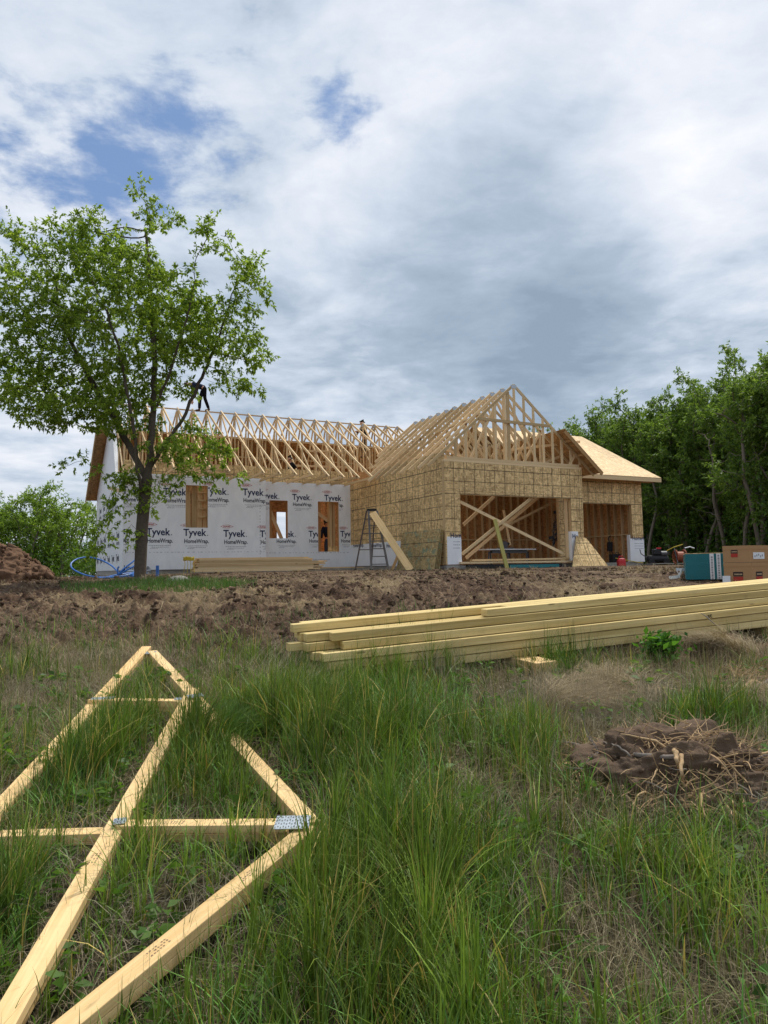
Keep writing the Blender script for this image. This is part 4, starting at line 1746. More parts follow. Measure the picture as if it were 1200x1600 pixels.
def make_grass():
    rs = np.random.RandomState(21)
    # tall green blades
    x, y = scatter(215000, 1.7, 8.2, rs, side=True)
    g = greenness(x, y)
    dens = np.clip(g * .58, 0, 1) * soil_ok(x, y, .96) * np.clip((9.0 - y) / 2.0, 0, 1) * np.clip(5.2 / np.maximum(y, .5), .4, 1)
    bd = board_dist(x, y)
    keep = (rs.rand(len(x)) < dens) & off_clump(x, y) & ((bd > .07) & ((bd > .17) | (rs.rand(len(x)) < .35)))
    x, y, g = x[keep], y[keep], g[keep]
    # gather into tufts
    cell = .13
    tx, ty = np.round(x / cell) * cell, np.round(y / cell) * cell
    jx = (vnoise(tx * 9.7, ty * 9.7, 5) - .5) * .16
    jy = (vnoise(tx * 8.3, ty * 8.3, 6) - .5) * .16
    k = rs.uniform(.30, .93, len(x))
    x, y = x * (1 - k) + (tx + jx) * k, y * (1 - k) + (ty + jy) * k
    B = np.stack([x, y, ground_h(x, y) - .01], 1)
    patch = np.clip(fbm(x, y, 1.1, 3, 131), 0, 1)
    H = (.12 + .25 * np.clip(g, 0, 1.3)) * rs.uniform(.45, 1.25, len(x)) * (.65 + .7 * patch) * (.6 + .8 * vnoise(tx * 7.1, ty * 7.1, 8))
    bd = board_dist(x, y)
    H *= np.clip(.45 + 2.2 * bd, .45, 1)
    AZ = 6.28 * vnoise(tx * 5, ty * 5, 9) * .5 + rs.normal(-.3, 1.0, len(x)) + rs.choice([0, math.pi], len(x), p=[.75, .25])
    LEAN = np.abs(rs.normal(.38, .36, len(x)))
    Wd = rs.uniform(.0034, .0088, len(x)) * (1 + .35 * (rs.rand(len(x)) < .15))
    hue = np.clip(.5 + 1.3 * (fbm(x, y, 1.4, 2, 141) - .5) + rs.normal(0, .22, len(x)), 0, 1)[:, None]
    T = (1 - hue) * np.array([.038, .098, .014]) + hue * np.array([.142, .240, .036])
    yel = (rs.rand(len(x)) < .09)[:, None]
    T = np.where(yel, np.array([.32, .29, .10]), T) * rs.uniform(.65, 1.35, (len(x), 1)) * (.55 + .9 * vnoise(tx * 6.3, ty * 6.3, 12))[:, None] * np.array([1.24, 1.06, .95])
    V, F, T = blades(B, H, LEAN, AZ, Wd, T, rs, 4)
    print('green blades', len(B))
    setting(np_mesh('grass', V, F, 'grass_blade', tint=T), 'stuff')['label'] = 'tall green grass growing through the old thatch'
    # broad bright blades among it
    x, y = scatter(30000, 1.7, 6.0, rs, side=True)
    g = greenness(x, y)
    keep = (rs.rand(len(x)) < np.clip(g - .10, 0, 1) * (.35 + .65 * (fbm(x, y, 1.3, 2, 151) > .5))) & off_clump(x, y) & (board_dist(x, y) > .09)
    x, y = x[keep], y[keep]
    B = np.stack([x, y, ground_h(x, y) - .01], 1)
    n = len(x)
    T = np.array([.110, .235, .045]) * rs.uniform(.6, 1.45, (n, 1)) * rs.uniform(.9, 1.15, (n, 3))
    V, F, T = blades(B, rs.uniform(.14, .36, n) * np.clip(.5 + 1.2 * board_dist(x, y), .5, 1), np.abs(rs.normal(.7, .4, n)), rs.uniform(0, 6.28, n), rs.uniform(.0045, .0100, n), T, rs, 6, .3)
    setting(np_mesh('grass', V, F, 'grass_blade', tint=T), 'stuff')['label'] = 'broad bright green blades arching over in the grass'
    # long tufts falling over the right member of the underlying truss, and a few along the pile's near end
    n = 1500
    px_, py_ = rs.normal(350, 14, n), rs.normal(1152, 16, n)
    q_ = [on_ground(a_, b_, base=True) for a_, b_ in zip(px_, py_)]
    B = np.array([(v_.x, v_.y, 0) for v_ in q_])
    B[:, 2] = ground_h(B[:, 0], B[:, 1])
    T = np.array([.085, .165, .025]) * rs.uniform(.55, 1.4, (n, 1))
    V, F, T = blades(B, rs.uniform(.18, .36, n), np.abs(rs.normal(.7, .3, n)), rs.normal(.2, .7, n), rs.uniform(.003, .007, n), T, rs, 5, .4)
    setting(np_mesh('grass', V, F, 'grass_blade', tint=T), 'stuff')['label'] = 'long grass tuft falling over the lying truss'
    # low broad leaved weeds
    n = 230
    x, y = scatter(n, 1.8, 6.5, rs)
    nl = 16
    cx_, cy_ = np.repeat(x, nl), np.repeat(y, nl)
    a_ = rs.uniform(0, 6.28, n * nl)
    P = np.stack([cx_ + np.cos(a_) * .02, cy_ + np.sin(a_) * .02, ground_h(cx_, cy_) + rs.uniform(.01, .13, n * nl)], 1)
    D = np.stack([np.cos(a_), np.sin(a_), rs.normal(.25, .3, n * nl)], 1)
    V, F, T = leaf_cloud(P, D, rs.uniform(.03, .085, n * nl), rs, wid=.5, greens=((.045, .11, .018), (.15, .26, .045)))
    setting(np_mesh('weeds', V, F, 'leaf', tint=T), 'stuff')['label'] = 'low broad leaved weeds among the grass'
    # old dead thatch: thin tan blades lying every way
    x, y = scatter(230000, 1.7, 9.6, rs, side=True)
    st = straw_mask(x, y)
    g = greenness(x, y)
    dens = np.clip(.70 - .42 * g + st, .10, 1) * soil_ok(x, y, .80) * np.clip(5.5 / np.maximum(y, .5), .4, 1)
    keep = (rs.rand(len(x)) < dens) & (off_clump(x, y) | (rs.rand(len(x)) < .04))
    x, y, st = x[keep], y[keep], st[keep]
    n = len(x)
    B = np.stack([x, y, ground_h(x, y) + rs.uniform(-.005, .025, n)], 1)
    H = rs.uniform(.05, .20, n)
    stand = rs.rand(n) < .20 + .30 * np.clip((x / np.maximum(y, .5) - .02) / .2, 0, 1)
    LEAN = np.where(stand, np.abs(rs.normal(.25, .28, n)), rs.uniform(1.0, 1.9, n))
    H = np.where(stand, H * 1.35 + .03, H)
    AZ = 6.28 * fbm(x, y, 2.6, 2, 161) * 1.6 + rs.normal(0, 1.5, n)
    hue = rs.rand(n)[:, None]
    T = (1 - hue) * np.array([.20, .155, .085]) + hue * np.array([.46, .39, .25])
    grey = np.clip((fbm(x, y, .9, 2, 171) - .45) * 4, 0, 1)[:, None] * .5
    T = T * (1 - grey) + grey * np.array([.30, .275, .225])
    T *= rs.uniform(.6, 1.2, (n, 1))
    V, F, T = blades(B, H, LEAN, AZ, rs.uniform(.0012, .0034, n), T, rs, 3)
    print('thatch', n)
    setting(np_mesh('dry_grass', V, F, 'dry_blade', tint=T), 'stuff')['label'] = 'old tan thatch of dead grass lying between the green blades'
    # clods of mud
    n = 24000
    yy_ = np.sqrt(rs.uniform(6.4 ** 2, 21 ** 2, n))
    xx_ = rs.uniform(-1, 1, n) * (.56 * yy_ + .5)
    kp = rs.rand(n) < mud_mask(xx_, yy_) * np.clip((fbm(xx_, yy_, 1.3, 3, 211) - .38) * 5, 0, 1)
    xx_, yy_ = xx_[kp], yy_[kp]
    n = len(xx_)
    p = (1 + 5 ** .5) / 2
    ico = np.array([(-1, p, 0), (1, p, 0), (-1, -p, 0), (1, -p, 0), (0, -1, p), (0, 1, p), (0, -1, -p), (0, 1, -p), (p, 0, -1), (p, 0, 1), (-p, 0, -1), (-p, 0, 1)], float) / 1.9
    icf = np.array([(0, 11, 5), (0, 5, 1), (0, 1, 7), (0, 7, 10), (0, 10, 11), (1, 5, 9), (5, 11, 4), (11, 10, 2), (10, 7, 6), (7, 1, 8), (3, 9, 4), (3, 4, 2), (3, 2, 6), (3, 6, 8), (3, 8, 9), (4, 9, 5), (2, 4, 11), (6, 2, 10), (8, 6, 7), (9, 8, 1)])
    sz = rs.gamma(1.6, .0125, n) * (.7 + .02 * yy_)
    V = ico[None] * rs.uniform(.55, 1.3, (n, 12, 1)) * sz[:, None, None] * rs.uniform(.6, 1.3, (n, 1, 3)) * np.array([1.2, 1, .75])
    V += np.stack([xx_, yy_, ground_h(xx_, yy_) + sz * .1], 1)[:, None]
    F = (icf[None] + (np.arange(n) * 12)[:, None, None]).reshape(-1, 3)
    setting(np_mesh('mud_clods', V.reshape(-1, 3), F, 'ground_soil', attrs={'mud': np.ones(n * 12), 'straw': np.zeros(n * 12)}, smooth=False), 'stuff')['label'] = 'dark clods of churned up mud'
    # mats of straw
    xs_, ys_ = [], []
    for c, r_ in zip(STRAW, (.45, .22, .3, .3)):
        xs_.append(rs.normal(c.x, r_ * .55, 9000))
        ys_.append(rs.normal(c.y, r_ * .65, 9000))
    x, y = np.concatenate(xs_), np.concatenate(ys_)
    kp = rs.rand(len(x)) < np.clip(straw_mask(x, y) * 1.2, 0, 1) * (fbm(x, y, 5, 2, 221) * .9 + .2)
    x, y = x[kp], y[kp]
    n = len(x)
    B = np.stack([x, y, ground_h(x, y) + rs.uniform(0, .04, n)], 1)
    T = np.array([.40, .315, .19]) * rs.uniform(.35, 1.2, (n, 1))
    V, F, T = blades(B, rs.uniform(.10, .32, n), rs.uniform(1.1, 2.0, n), 6.28 * fbm(x, y, 1.2, 2, 231) * 2 + rs.normal(0, .7, n), rs.uniform(.002, .0045, n), T, rs, 3)
    setting(np_mesh('straw', V, F, 'dry_blade', tint=T), 'stuff')['label'] = 'matted dry straw lying between the pile and the root clump'
    # straw and stubble strewn on the mud
    x, y = scatter(60000, 7, 22, rs, 1)
    st = straw_mask(x, y) + .25 * (fbm(x, y, 2.0, 3, 181) > .5)
    keep = rs.rand(len(x)) < st * .5
    x, y = x[keep], y[keep]
    n = len(x)
    B = np.stack([x, y, ground_h(x, y) + .01], 1)
    T = np.array([.33, .26, .15]) * rs.uniform(.35, 1.15, (n, 1))
    V, F, T = blades(B, rs.uniform(.10, .32, n), rs.uniform(.9, 1.9, n), rs.uniform(0, 6.28, n), rs.uniform(.004, .010, n), T, rs, 2)
    setting(np_mesh('straw_litter', V, F, 'dry_blade', tint=T), 'stuff')['label'] = 'loose straw strewn over the churned mud'
    # thin green on the mud's near edge and the lawn patch round the tree
    x, y = scatter(26000, 6.3, 11, rs, .5)
    g = greenness(x, y) + 1.2 * (fbm(x, y, .8, 3, 191) - .5)
    keep = rs.rand(len(x)) < np.clip(g * .9 - .12, 0, 1) * np.clip((10.0 - y) / 3, 0, 1)
    x1, y1 = x[keep], y[keep]
    a, b = on_ground(110, 930, base=True), on_ground(385, 922, base=True)
    n2 = 15000
    px = rs.uniform(95, 400, n2)
    d = rs.uniform(12.2, 18.0, n2)
    x2, y2 = (px - 600) / F_PX * d, d
    cx = (px - 245) / 150
    e = 1 - cx ** 2 * .8 - ((y2 - 15.2) / 2.6) ** 2 + 1.1 * (fbm(x2, y2, 1.1, 3, 201) - .5)
    kp = rs.rand(n2) < np.clip(e * 1.2, 0, 1)
    x2, y2 = x2[kp], y2[kp]
    x, y = np.concatenate([x1, x2]), np.concatenate([y1, y2])
    n = len(x)
    B = np.stack([x, y, ground_h(x, y) - .02], 1)
    T = np.array([.075, .150, .030]) * rs.uniform(.6, 1.5, (n, 1)) * np.array([1, 1, 1])
    V, F, T = blades(B, rs.uniform(.08, .24, n), np.abs(rs.normal(.35, .3, n)), rs.uniform(0, 6.28, n), rs.uniform(.007, .014, n), T, rs, 2)
    setting(np_mesh('grass', V, F, 'grass_blade', tint=T), 'stuff')['label'] = 'short fresh grass round the tree foot and along the mud edge'
    # tall dead stalks standing in front of the timber pile, and the pale fallen tuft beside it
    B, H, L, AZ, Wd = [], [], [], [], []
    for (px, py, hh, ln, az) in ((655, 1056, 1.02, .02, 0), (690, 1060, .84, .38, .2), (700, 1062, .72, .55, .1), (672, 1060, .7, .15, .4), (705, 1055, .6, .7, 0), (640, 1060, .6, .2, 2.8), (715, 1070, .5, .5, .3),
                                 (660, 1065, .5, .12, 1), (682, 1066, .62, .3, 5.8), (120, 1130, .5, .9, 0.3), (640, 1200, .45, .2, 1), (860, 1260, .4, .4, 1)):
        c = on_ground(px, py, base=True)
        B.append((c.x, c.y, gz(c.x, c.y)))
        H.append(hh)
        L.append(ln)
        AZ.append(az)
        Wd.append(.0045)
    for i in range(420):
        px, py = rs.normal(455, 40), rs.normal(1085, 22)
        c = on_ground(px, py, base=True)
        B.append((c.x, c.y, gz(c.x, c.y)))
        H.append(rs.uniform(.25, .55))
        L.append(rs.uniform(.3, 1.2))
        AZ.append(rs.normal(.4, .5))
        Wd.append(rs.uniform(.002, .0035))
    for i in range(260):
        px, py = rs.normal(680, 22), rs.normal(1062, 8)
        c = on_ground(px, py, base=True)
        B.append((c.x, c.y, gz(c.x, c.y)))
        H.append(rs.uniform(.2, .5))
        L.append(abs(rs.normal(.3, .3)))
        AZ.append(rs.uniform(0, 6.28))
        Wd.append(rs.uniform(.002, .0035))
    n = len(B)
    T = np.array([.46, .41, .28]) * rs.uniform(.6, 1.15, (n, 1))
    V, F, T = blades(np.array(B), np.array(H), np.array(L), np.array(AZ), np.array(Wd), T, rs, 6, .3)
    setting(np_mesh('dry_stalks', V, F, 'dry_blade', tint=T), 'stuff')['label'] = 'tall bleached grass stalks standing by the timber pile'


make_grass()

# ------------------------------------------------------------------ two roof trusses lying in the grass
def lying_truss(name, label, boards, plates, dz, group=None):
    pts = [on_ground(*b[1], base=True) for b in boards]
    c = sum(pts, Vector()) / len(pts)
    t = thing(name, label, 'roof truss', tuple(c), group)
    for (part, a, b, lift_a, lift_b, mname) in boards:
        a, b = on_ground(*a, dz=dz + lift_a, base=True), on_ground(*b, dz=dz + lift_b, base=True)
        d = (b - a).normalized()
        side = d.cross(Z).normalized()
        up = side.cross(d)
        # two plies nailed face to face
        # a faded grade stamp on the upper face
        for q_ in (.28, .63):
            mb = MB()
            for k_ in range(7):
                for j_ in range(3):
                    if R.random() < .7:
                        s0_ = a + d * ((b - a).length * q_ + .014 * k_) + side * (-.018 + .013 * j_) + up * .0008
                        mb.face([s0_, s0_ + d * R.uniform(.004, .011), s0_ + d * .008 + side * .006, s0_ + side * R.uniform(.002, .008)])
            pb(mb, 'grade_stamp', 'stamp_ink', t)
        for ply in (0, 1):
            off = side * R.uniform(-.006, .006) + d * R.uniform(-.02, .02)
            mb = MB().beam(a + off - up * (.019 + .0385 * ply), b + off - up * (.019 + .0385 * ply), .092, .038, up)
            pb(mb, part, mname, t, bevel=.003, seg=2)
    for (px, py, lx, ly, ang, lift) in plates:
        c = on_ground(px, py, dz=dz + lift, base=True)
        gx, gy = .1, .1
        e = .15
        dx = Vector((e, 0, float(base_h(c.x + e, c.y) - base_h(c.x, c.y)))).normalized()
        dy = Vector((0, e, float(base_h(c.x, c.y + e) - base_h(c.x, c.y)))).normalized()
        ca, sa = math.cos(ang), math.sin(ang)
        u_, v_ = dx * ca + dy * sa, dy * ca - dx * sa
        n_ = u_.cross(v_).normalized()
        o = c - u_ * lx / 2 - v_ * ly / 2
        mb = MB()
        mb.hexa(o - n_ * .001, u_ * lx, v_ * ly, n_ * .0032)
        nx, ny = int(lx / .0125), int(ly / .026)
        for i in range(nx):
            for j in range(ny):
                q0 = o + u_ * (lx * (i + .5) / nx - .0025) + v_ * (ly * (j + .5 + .25 * (i % 2) - .12) / ny - .006) + n_ * .0034
                mb.face([q0, q0 + u_ * .005, q0 + u_ * .005 + v_ * .012, q0 + v_ * .012], None, 1)
        pb(mb, 'gusset_plate', ['galv', 'galv_dark'], t)
    return t


lying_truss('wood_truss', 'long wooden roof truss with a pointed end lying underneath in the grass', [
    ('top_chord', (-70, 1332), (229, 1009), .02, .03, 'truss_wood'),
    ('top_chord', (488, 1283), (238, 1016), .0, .03, 'truss_wood'),
    ('web', (140, 1092), (284, 1094), .045, .045, 'truss_wood'),
    ('bottom_chord', (-40, 1303), (168, 1297), -.03, -.03, 'truss_wood'),
], [(231, 1020, .15, .09, 0, .030), (161, 1091, .17, .06, .1, .048), (281, 1092, .08, .05, 0, .048)], .098)
lying_truss('wood_truss', 'wooden roof truss with a large grey nail plate lying on top in the grass', [
    ('top_chord', (-14, 1622), (302, 1075), .03, .06, 'truss_wood'),
    ('bottom_chord', (452, 1284), (190, 1286), .01, .01, 'truss_wood'),
    ('top_chord', (481, 1290), (60, 1632), .02, .03, 'truss_wood'),
], [(457, 1285, .165, .125, 0, .030), (305, 1087, .11, .085, .5, .062), (187, 1283, .06, .06, .2, .018)], .112)

# ------------------------------------------------------------------ pile of treated timbers
PL = on_ground(505, 1080, base=True)
PR = at_depth(1200, 979, 7.7)
pile_a = Vector((PL.x, PL.y, PL.z + .09))
ax = (PR - pile_a).normalized()
back = Vector((-ax.y, ax.x, 0)).normalized()
upv = ax.cross(back).normalized()
if upv.z < 0:
    upv = -upv
TWD, THT = .128, .071
gl = 'treated timbers stacked in the grass'
rs = random.Random(4)
rows = [(0, 5, 0.0), (1, 5, -.02), (2, 5, -.035), (3, 5, .02), (4, 5, .06), (5, 4, .09)]
extra = {(0, 0): .16, (1, 0): .05, (2, 0): .0, (3, 0): .20, (3, 1): -.10, (3, 2): -.22, (5, 0): 1.62, (5, 1): 1.9, (5, 2): -.16, (5, 3): -.05, (4, 0): .12, (4, 1): -.08, (2, 1): -.05, (1, 1): .1}
named = {(5, 0): 'short treated timber on top at the front, its end showing half way along the pile',
         (5, 2): 'topmost yellow treated timber at the back of the pile, running its full length'}
for (row, n, sh) in rows:
    for c_ in range(n):
        L0 = extra.get((row, c_), rs.uniform(-.12, .12))
        th = THT * (1.0 if row != 5 or c_ else .95)
        o = pile_a + ax * L0 + back * (sh + c_ * (TWD + .006)) + upv * (row * (THT + .006))
        Lb = 6.1 + rs.uniform(-.1, .1) - (L0 if L0 > 1 else 0)
        tw = rs.gauss(0, .004)
        mb = MB().hexa(o, ax * Lb + back * tw * 3, back * TWD, upv * th)
        t = mb.build('timber', ['treated'], None, bevel=.004, seg=1)
        if row == 2 and c_ == 0:
            lab, g = 'treated timber on the front face of the pile with two handwritten black letters', None
            # marker writing
            vs, fs = text_mesh('st', 1.0, .015)
            d0 = 4.05
            mk = MB().add([o + ax * (d0 + a * .085) + upv * (.012 + b * .065) - back * .0016 for a, b in vs], fs)
            m_o = mk.build('handwritten_letters', 'black_ink', t)
        elif (row, c_) in named:
            lab, g = named[(row, c_)], None
        elif c_ == 0 and row < 5:
            lab = {0: 'lowest treated timber on the front face of the pile', 1: 'treated timber second from bottom on the front face of the pile',
                   3: 'treated timber on the front face of the pile, directly above the written one',
                   4: 'treated timber of the second layer from the top on the front face of the pile'}[row]
            g = None
        else:
            lab, g = 'yellow green treated timber inside the pile behind the front ones', gl
        tag(t, lab, 'timber', g)
c0 = pile_a + ax * 1.80 - upv * .13
mb = MB().hexa(c0 - back * .42, back * 1.1, ax * .21, upv * .127)
tag(mb.build('bearer_block', 'truss_wood', None, bevel=.004), 'short timber block sticking out from under the pile', 'timber')
c0 = pile_a + ax * 4.9 - upv * .16
mb = MB().hexa(c0 + back * .05, back * .9, ax * .2, upv * .157)
tag(mb.build('bearer_block', 'treated', None, bevel=.004), 'timber block carrying the far end of the pile', 'timber')

# ------------------------------------------------------------------ board stack before the wrapped wall
a = at_depth(303, 897, 22.4)
b = at_depth(508, 895, 23.9)
a.z = float(base_h(a.x, a.y)) + .06
dx = (b - a)
dx.z = 0
Ls = dx.length
dx.normalize()
bk_ = Vector((-dx.y, dx.x, 0))
rs = random.Random(8)
for k_ in range(2):
    q0 = a + dx * (.7 + k_ * 2.6) - Z * .10 - bk_ * .04
    tag(MB().hexa(q0, bk_ * .75, dx * .09, Z * .096).build('bearer_block', 'framing_dark'), 'block under the %s end of the pale board stack' % ('near', 'far')[k_], 'timber')
for row in range(11):
    for c_ in range(4):
        o0 = rs.uniform(-.05, .15) + (.0 if row < 7 else rs.uniform(0, .1))
        Lb = Ls - rs.uniform(0, .6) - (.35 if row > 7 else 0)
        o = a + dx * o0 + bk_ * (c_ * .145 + rs.uniform(-.008, .012)) + Z * (row * .0405)
        t = MB().hexa(o, dx * Lb, bk_ * .139, Z * .0375).build('board', rs.choice(['framing', 'framing_pale', 'framing_pale']))
        tag(t, 'pale sawn board in the stack lying before the wrapped wall', 'board', 'boards stacked before the wrapped wall')
o = at_depth(470, 890, 24.6)
o.z = float(base_h(o.x, o.y)) + .10
tag(MB().hexa(o, dx * 2.3, bk_ * .14, Z * .04).build('board', 'framing'), 'single long board lying beyond the stack, toward the step ladder', 'board')
# cord hung over the near end of the stack
tc = a + dx * -.15 + Z * .45
ct = thing('yellow_cord', 'tangle of yellow cord hanging at the left end of the board stack', 'cord', tuple(a))
mb = MB()
for i in range(9):
    p = []
    for j in range(14):
        an = j * .9 + i
        p.append(tc + Vector((math.cos(an) * .16 + R.uniform(-.03, .03), math.sin(an) * .12, R.uniform(-.06, .07) - .03)))
    mb.tube(p, .012, 5)
pb(mb, 'coil', 'yellow_cord', ct)
for i in range(4):
    q0 = tc + Vector((-.13 + .09 * i, -.06, 0))
    pb(MB().tube([q0, q0 + Vector((.02, .01, -.2)), q0 + Vector((-.02 + .02 * i, .0, -.47))], .009, 5), 'strand', 'yellow_cord', ct)

# ------------------------------------------------------------------ step ladder and the boards leaning by it
lt = at_depth(581, 797, 24.6)
fl, fr = on_ground(579, 892, base=True), None
g_at = lambda px, d: Vector(((px - 600) / F_PX * d, d, float(base_h((px - 600) / F_PX * d, d))))
FL, FR, RL, RR = g_at(579, 24.1), g_at(605.5, 24.1), g_at(553.5, 24.9), g_at(578, 25.1)
TFL, TFR, TRL, TRR = at_depth(576, 798, 24.5), at_depth(589, 798, 24.5), at_depth(573, 798, 24.62), at_depth(586, 798, 24.62)
ld = thing('step_ladder', 'grey step ladder standing open beside the tan garage side wall', 'ladder', tuple((FL + FR + RL + RR) / 4))
for (p, q0, m_, w_) in ((FL, TFL, 'ladder_alu', .075), (FR, TFR, 'ladder_alu', .075), (RL, TRL, 'ladder_side', .05), (RR, TRR, 'ladder_side', .05)):
    pb(MB().beam(p, q0, w_, .03, Vector((0, 1, 0))), 'leg', m_, ld)
    pb(MB().hexa(p - Vector((.05, .03, .0)), (.1, 0, 0), (0, .06, 0), (0, 0, .05)), 'foot', 'black_plastic', ld)
for i in range(7):
    f = (i + .8) / 7.8
    pb(MB().beam(FL.lerp(TFL, f), FR.lerp(TFR, f), .09, .03), 'step', 'ladder_alu', ld)
for f in (.07, .35, .62, .85):
    pb(MB().beam(RL.lerp(TRL, f), RR.lerp(TRR, f), .03, .03), 'rear_bar', 'ladder_side', ld)
for f in (.07,):
    pb(MB().beam(RL.lerp(TRL, f), FL.lerp(TFL, f), .02, .03), 'spreader', 'ladder_side', ld)
    pb(MB().beam(RR.lerp(TRR, f), FR.lerp(TFR, f), .02, .03), 'spreader', 'ladder_side', ld)
pb(MB().hexa(lt + Vector((-.17, -.12, -.03)), (.34, 0, 0), (0, .26, 0), (0, 0, .07)), 'top_cap', 'black_plastic', ld)
p0, p1 = at_depth(641.5, 893, 23.2), at_depth(582, 801, 24.25)
p0.z = float(base_h(p0.x, p0.y))
tag(MB().beam(p0, p1, .245, .038, Vector((0, -1, .5))).build('plank', 'truss_wood'), 'wide yellow plank leaning against the top of the step ladder', 'plank')
p0, p1 = g_at(611, 24.6), at_depth(622, 868, 25.3)
tag(MB().beam(p0, p1, .10, .04, Vector((0, -1, .3))).build('board', 'framing_dark'), 'short brown board leaning behind the wide plank', 'board')

# ------------------------------------------------------------------ sheets leaning at the garage corners
for k_ in range(4):
    o = .05 * k_
    mb = MB()
    b0, b1 = A(-.36 + o, .16 - .02 * k_, GZ), A(-.36 + o, 2.70, GZ)
    top_ = A(-.06 + o * .3 - .03, .12 - .02 * k_, 1.22 - .02 * k_) - b0
    nrm = (b1 - b0).cross(top_).normalized()
    mb.prism([b0, b1, b1 + top_, b0 + top_], nrm * .016, frame=((b1 - b0).normalized(), top_.normalized()))
    if k_ == 0:
        # printed nail lines
        for f in (.34, .68):
            l0 = b0 + top_ * f
            for n_ in (-1, 1):
                oo = nrm * (.0175 if n_ > 0 else -.0015)
                mb.face([l0 + oo, l0 + oo + (b1 - b0), l0 + oo + (b1 - b0) + top_ * .012, l0 + oo + top_ * .012], None, 1)
    t = mb.build('osb_sheet', ['osb_loose', 'black_ink'])
    if k_ == 0:
        tag(t, 'outermost tan board sheet of those leaning at the garage corner, stained green', 'board sheet', 'sheets leaning at the garage corner')
    else:
        tag(t, 'tan board sheet leaning behind the outermost one at the garage corner', 'board sheet', 'sheets leaning at the garage corner')
top_t, bot_t = -.03, -.50
cs = []
for (px, py, t_) in ((894, 886, bot_t), (951, 886, bot_t), (915.5, 841, top_t), (900, 838, top_t)):
    s_, h_ = hit_t(px, py, t_)
    cs.append(A(s_, t_, h_))
nrm = (cs[1] - cs[0]).cross(cs[3] - cs[0]).normalized()
if nrm.y > 0:
    nrm = -nrm
mb = MB().prism(cs, nrm * .016, frame=(U, Z))
tag(mb.build('osb_offcut', 'osb_wall'), 'slant cut tan board offcut leaning between the two garage openings', 'board sheet')

# post, sill boards, sheeting in front of the opening
s0, h0 = hit_t(792.5, 889, -.55)
s1, h1 = hit_t(773, 812, .10)
tag(MB().beam(A(s0, -.55, h0), A(s1, .10, h1), .12, .12, Vector((0, 1, 0))).build('post', 'treated_post', bevel=.008), 'yellow green square post leaning on the crossed braces of the garage opening', 'post')
for (x0, y0, x1, y1, t_, lab, lift) in ((720, 880, 895, 877.5, -.10, 'long pale board lying across the sill of the wide garage opening', 0),
                                        (738, 876, 890, 873, .06, 'upper pale board lying behind the long one on the sill of the wide garage opening', .0)):
    s0, h0 = hit_t(x0, y0, t_)
    s1, h1 = hit_t(x1, y1, t_)
    tag(MB().hexa(A(s0, t_, h0 - .02), A(s1, t_, h1 - .02) - A(s0, t_, h0 - .02), Pp * .14, Z * .06).build('board', 'framing_pale'), lab, 'board')
s0, h0 = hit_t(735, 885, -.14)
s1, h1 = hit_t(850, 880, -.14)
tag(MB().hexa(A(.75, -.09, GZ), U * 3.9, Pp * .10, Z * .16).build('gap_shade_strip', 'black_plastic'), 'black strip standing in for the shaded gap under the sill boards', 'timber')  # added black strip: shade of the gap below the boards, put in as a solid
tag(MB().hexa(A(2.4, -.12, GZ + .02), U * 2.1, Pp * .025, Z * .115).build('teal_sheet', 'teal_wrap', None), 'strip of teal sheeting showing under the sill boards', 'sheeting')

# work table on saw horses
tt = 2.2
s0, h0 = hit_t(760, 857.5, tt)
s1, h1 = hit_t(838, 857.5, tt)
wt_ = thing('work_table', 'work table of a plank on saw horses inside the wide garage opening', 'table', tuple(A((s0 + s1) / 2, tt, .06)))
pb(MB().hexa(A(s0, tt, h0 - .04), U * (s1 - s0), Pp * .5, Z * .04), 'table_top', 'white_plastic', wt_)
pb(MB().hexa(A(s0 + .35, tt + .12, h0 - .16), U * (s1 - s0 - .7), Pp * .15, Z * .115), 'beam', 'steel_dark', wt_)
for f in (.12, .5, .88):
    for sg in (-1, 1):
        ss = s0 + (s1 - s0) * f
        pb(MB().beam(A(ss + sg * .17, tt + .2 + .15 * sg, .06), A(ss + sg * .03, tt + .2, h0 - .1), .05, .05, Vector((0, 1, 0))), 'leg', 'steel_dark', wt_)
sx = (s0 + s1) / 2 - .1
tl_ = thing('power_saw', 'dark power saw standing on the work table in the garage', 'tool', tuple(A(sx, tt + .25, h0)))
pb(MB().hexa(A(sx - .25, tt + .1, h0 + .001), U * .5, Pp * .3, Z * .05), 'base', 'steel_dark', tl_)
pb(MB().tube([A(sx - .05, tt + .2, h0 + .16), A(sx - .05, tt + .25, h0 + .16)], .13, 16), 'blade', 'steel_dark', tl_)
pb(MB().tube([A(sx, tt + .26, h0 + .16), A(sx + .2, tt + .34, h0 + .2)], .06, 10), 'motor', 'black_plastic', tl_)

# tangled cords hanging in the garage
hc = thing('cord_tangle', 'tangle of dark cords hanging down inside the wide garage opening', 'cord', tuple(at_depth(868, 850, 28.5)))
rs = random.Random(12)
for (m_, n_) in (('black_plastic', 5), ('steel_dark', 6)):
    for i in range(n_):
        p = []
        for j in range(18):
            f = j / 17
            p.append(at_depth(876 - 12 * f + rs.uniform(-4.5, 4.5) * (.4 + math.sin(3.1 * f)), 782 + 70 * f + rs.uniform(-3, 3), 28.5 + rs.uniform(-.1, .1)))
        pb(MB().tube(p, .012, 5), 'cord', m_, hc)
for (px, py) in ((871, 797), (866, 803), (880, 803), (859, 843), (871, 845)):
    c = at_depth(px, py, 28.4)
    pb(MB().hexa(c, (.16, 0, .03), (0, .1, 0), (-.02, 0, .12)), 'clamp', 'black_plastic', hc)
cc = at_depth(953, 850, 29.6)
hk = thing('hanging_tool', 'black tool hanging on the studs inside the smaller garage opening', 'tool', tuple(cc))
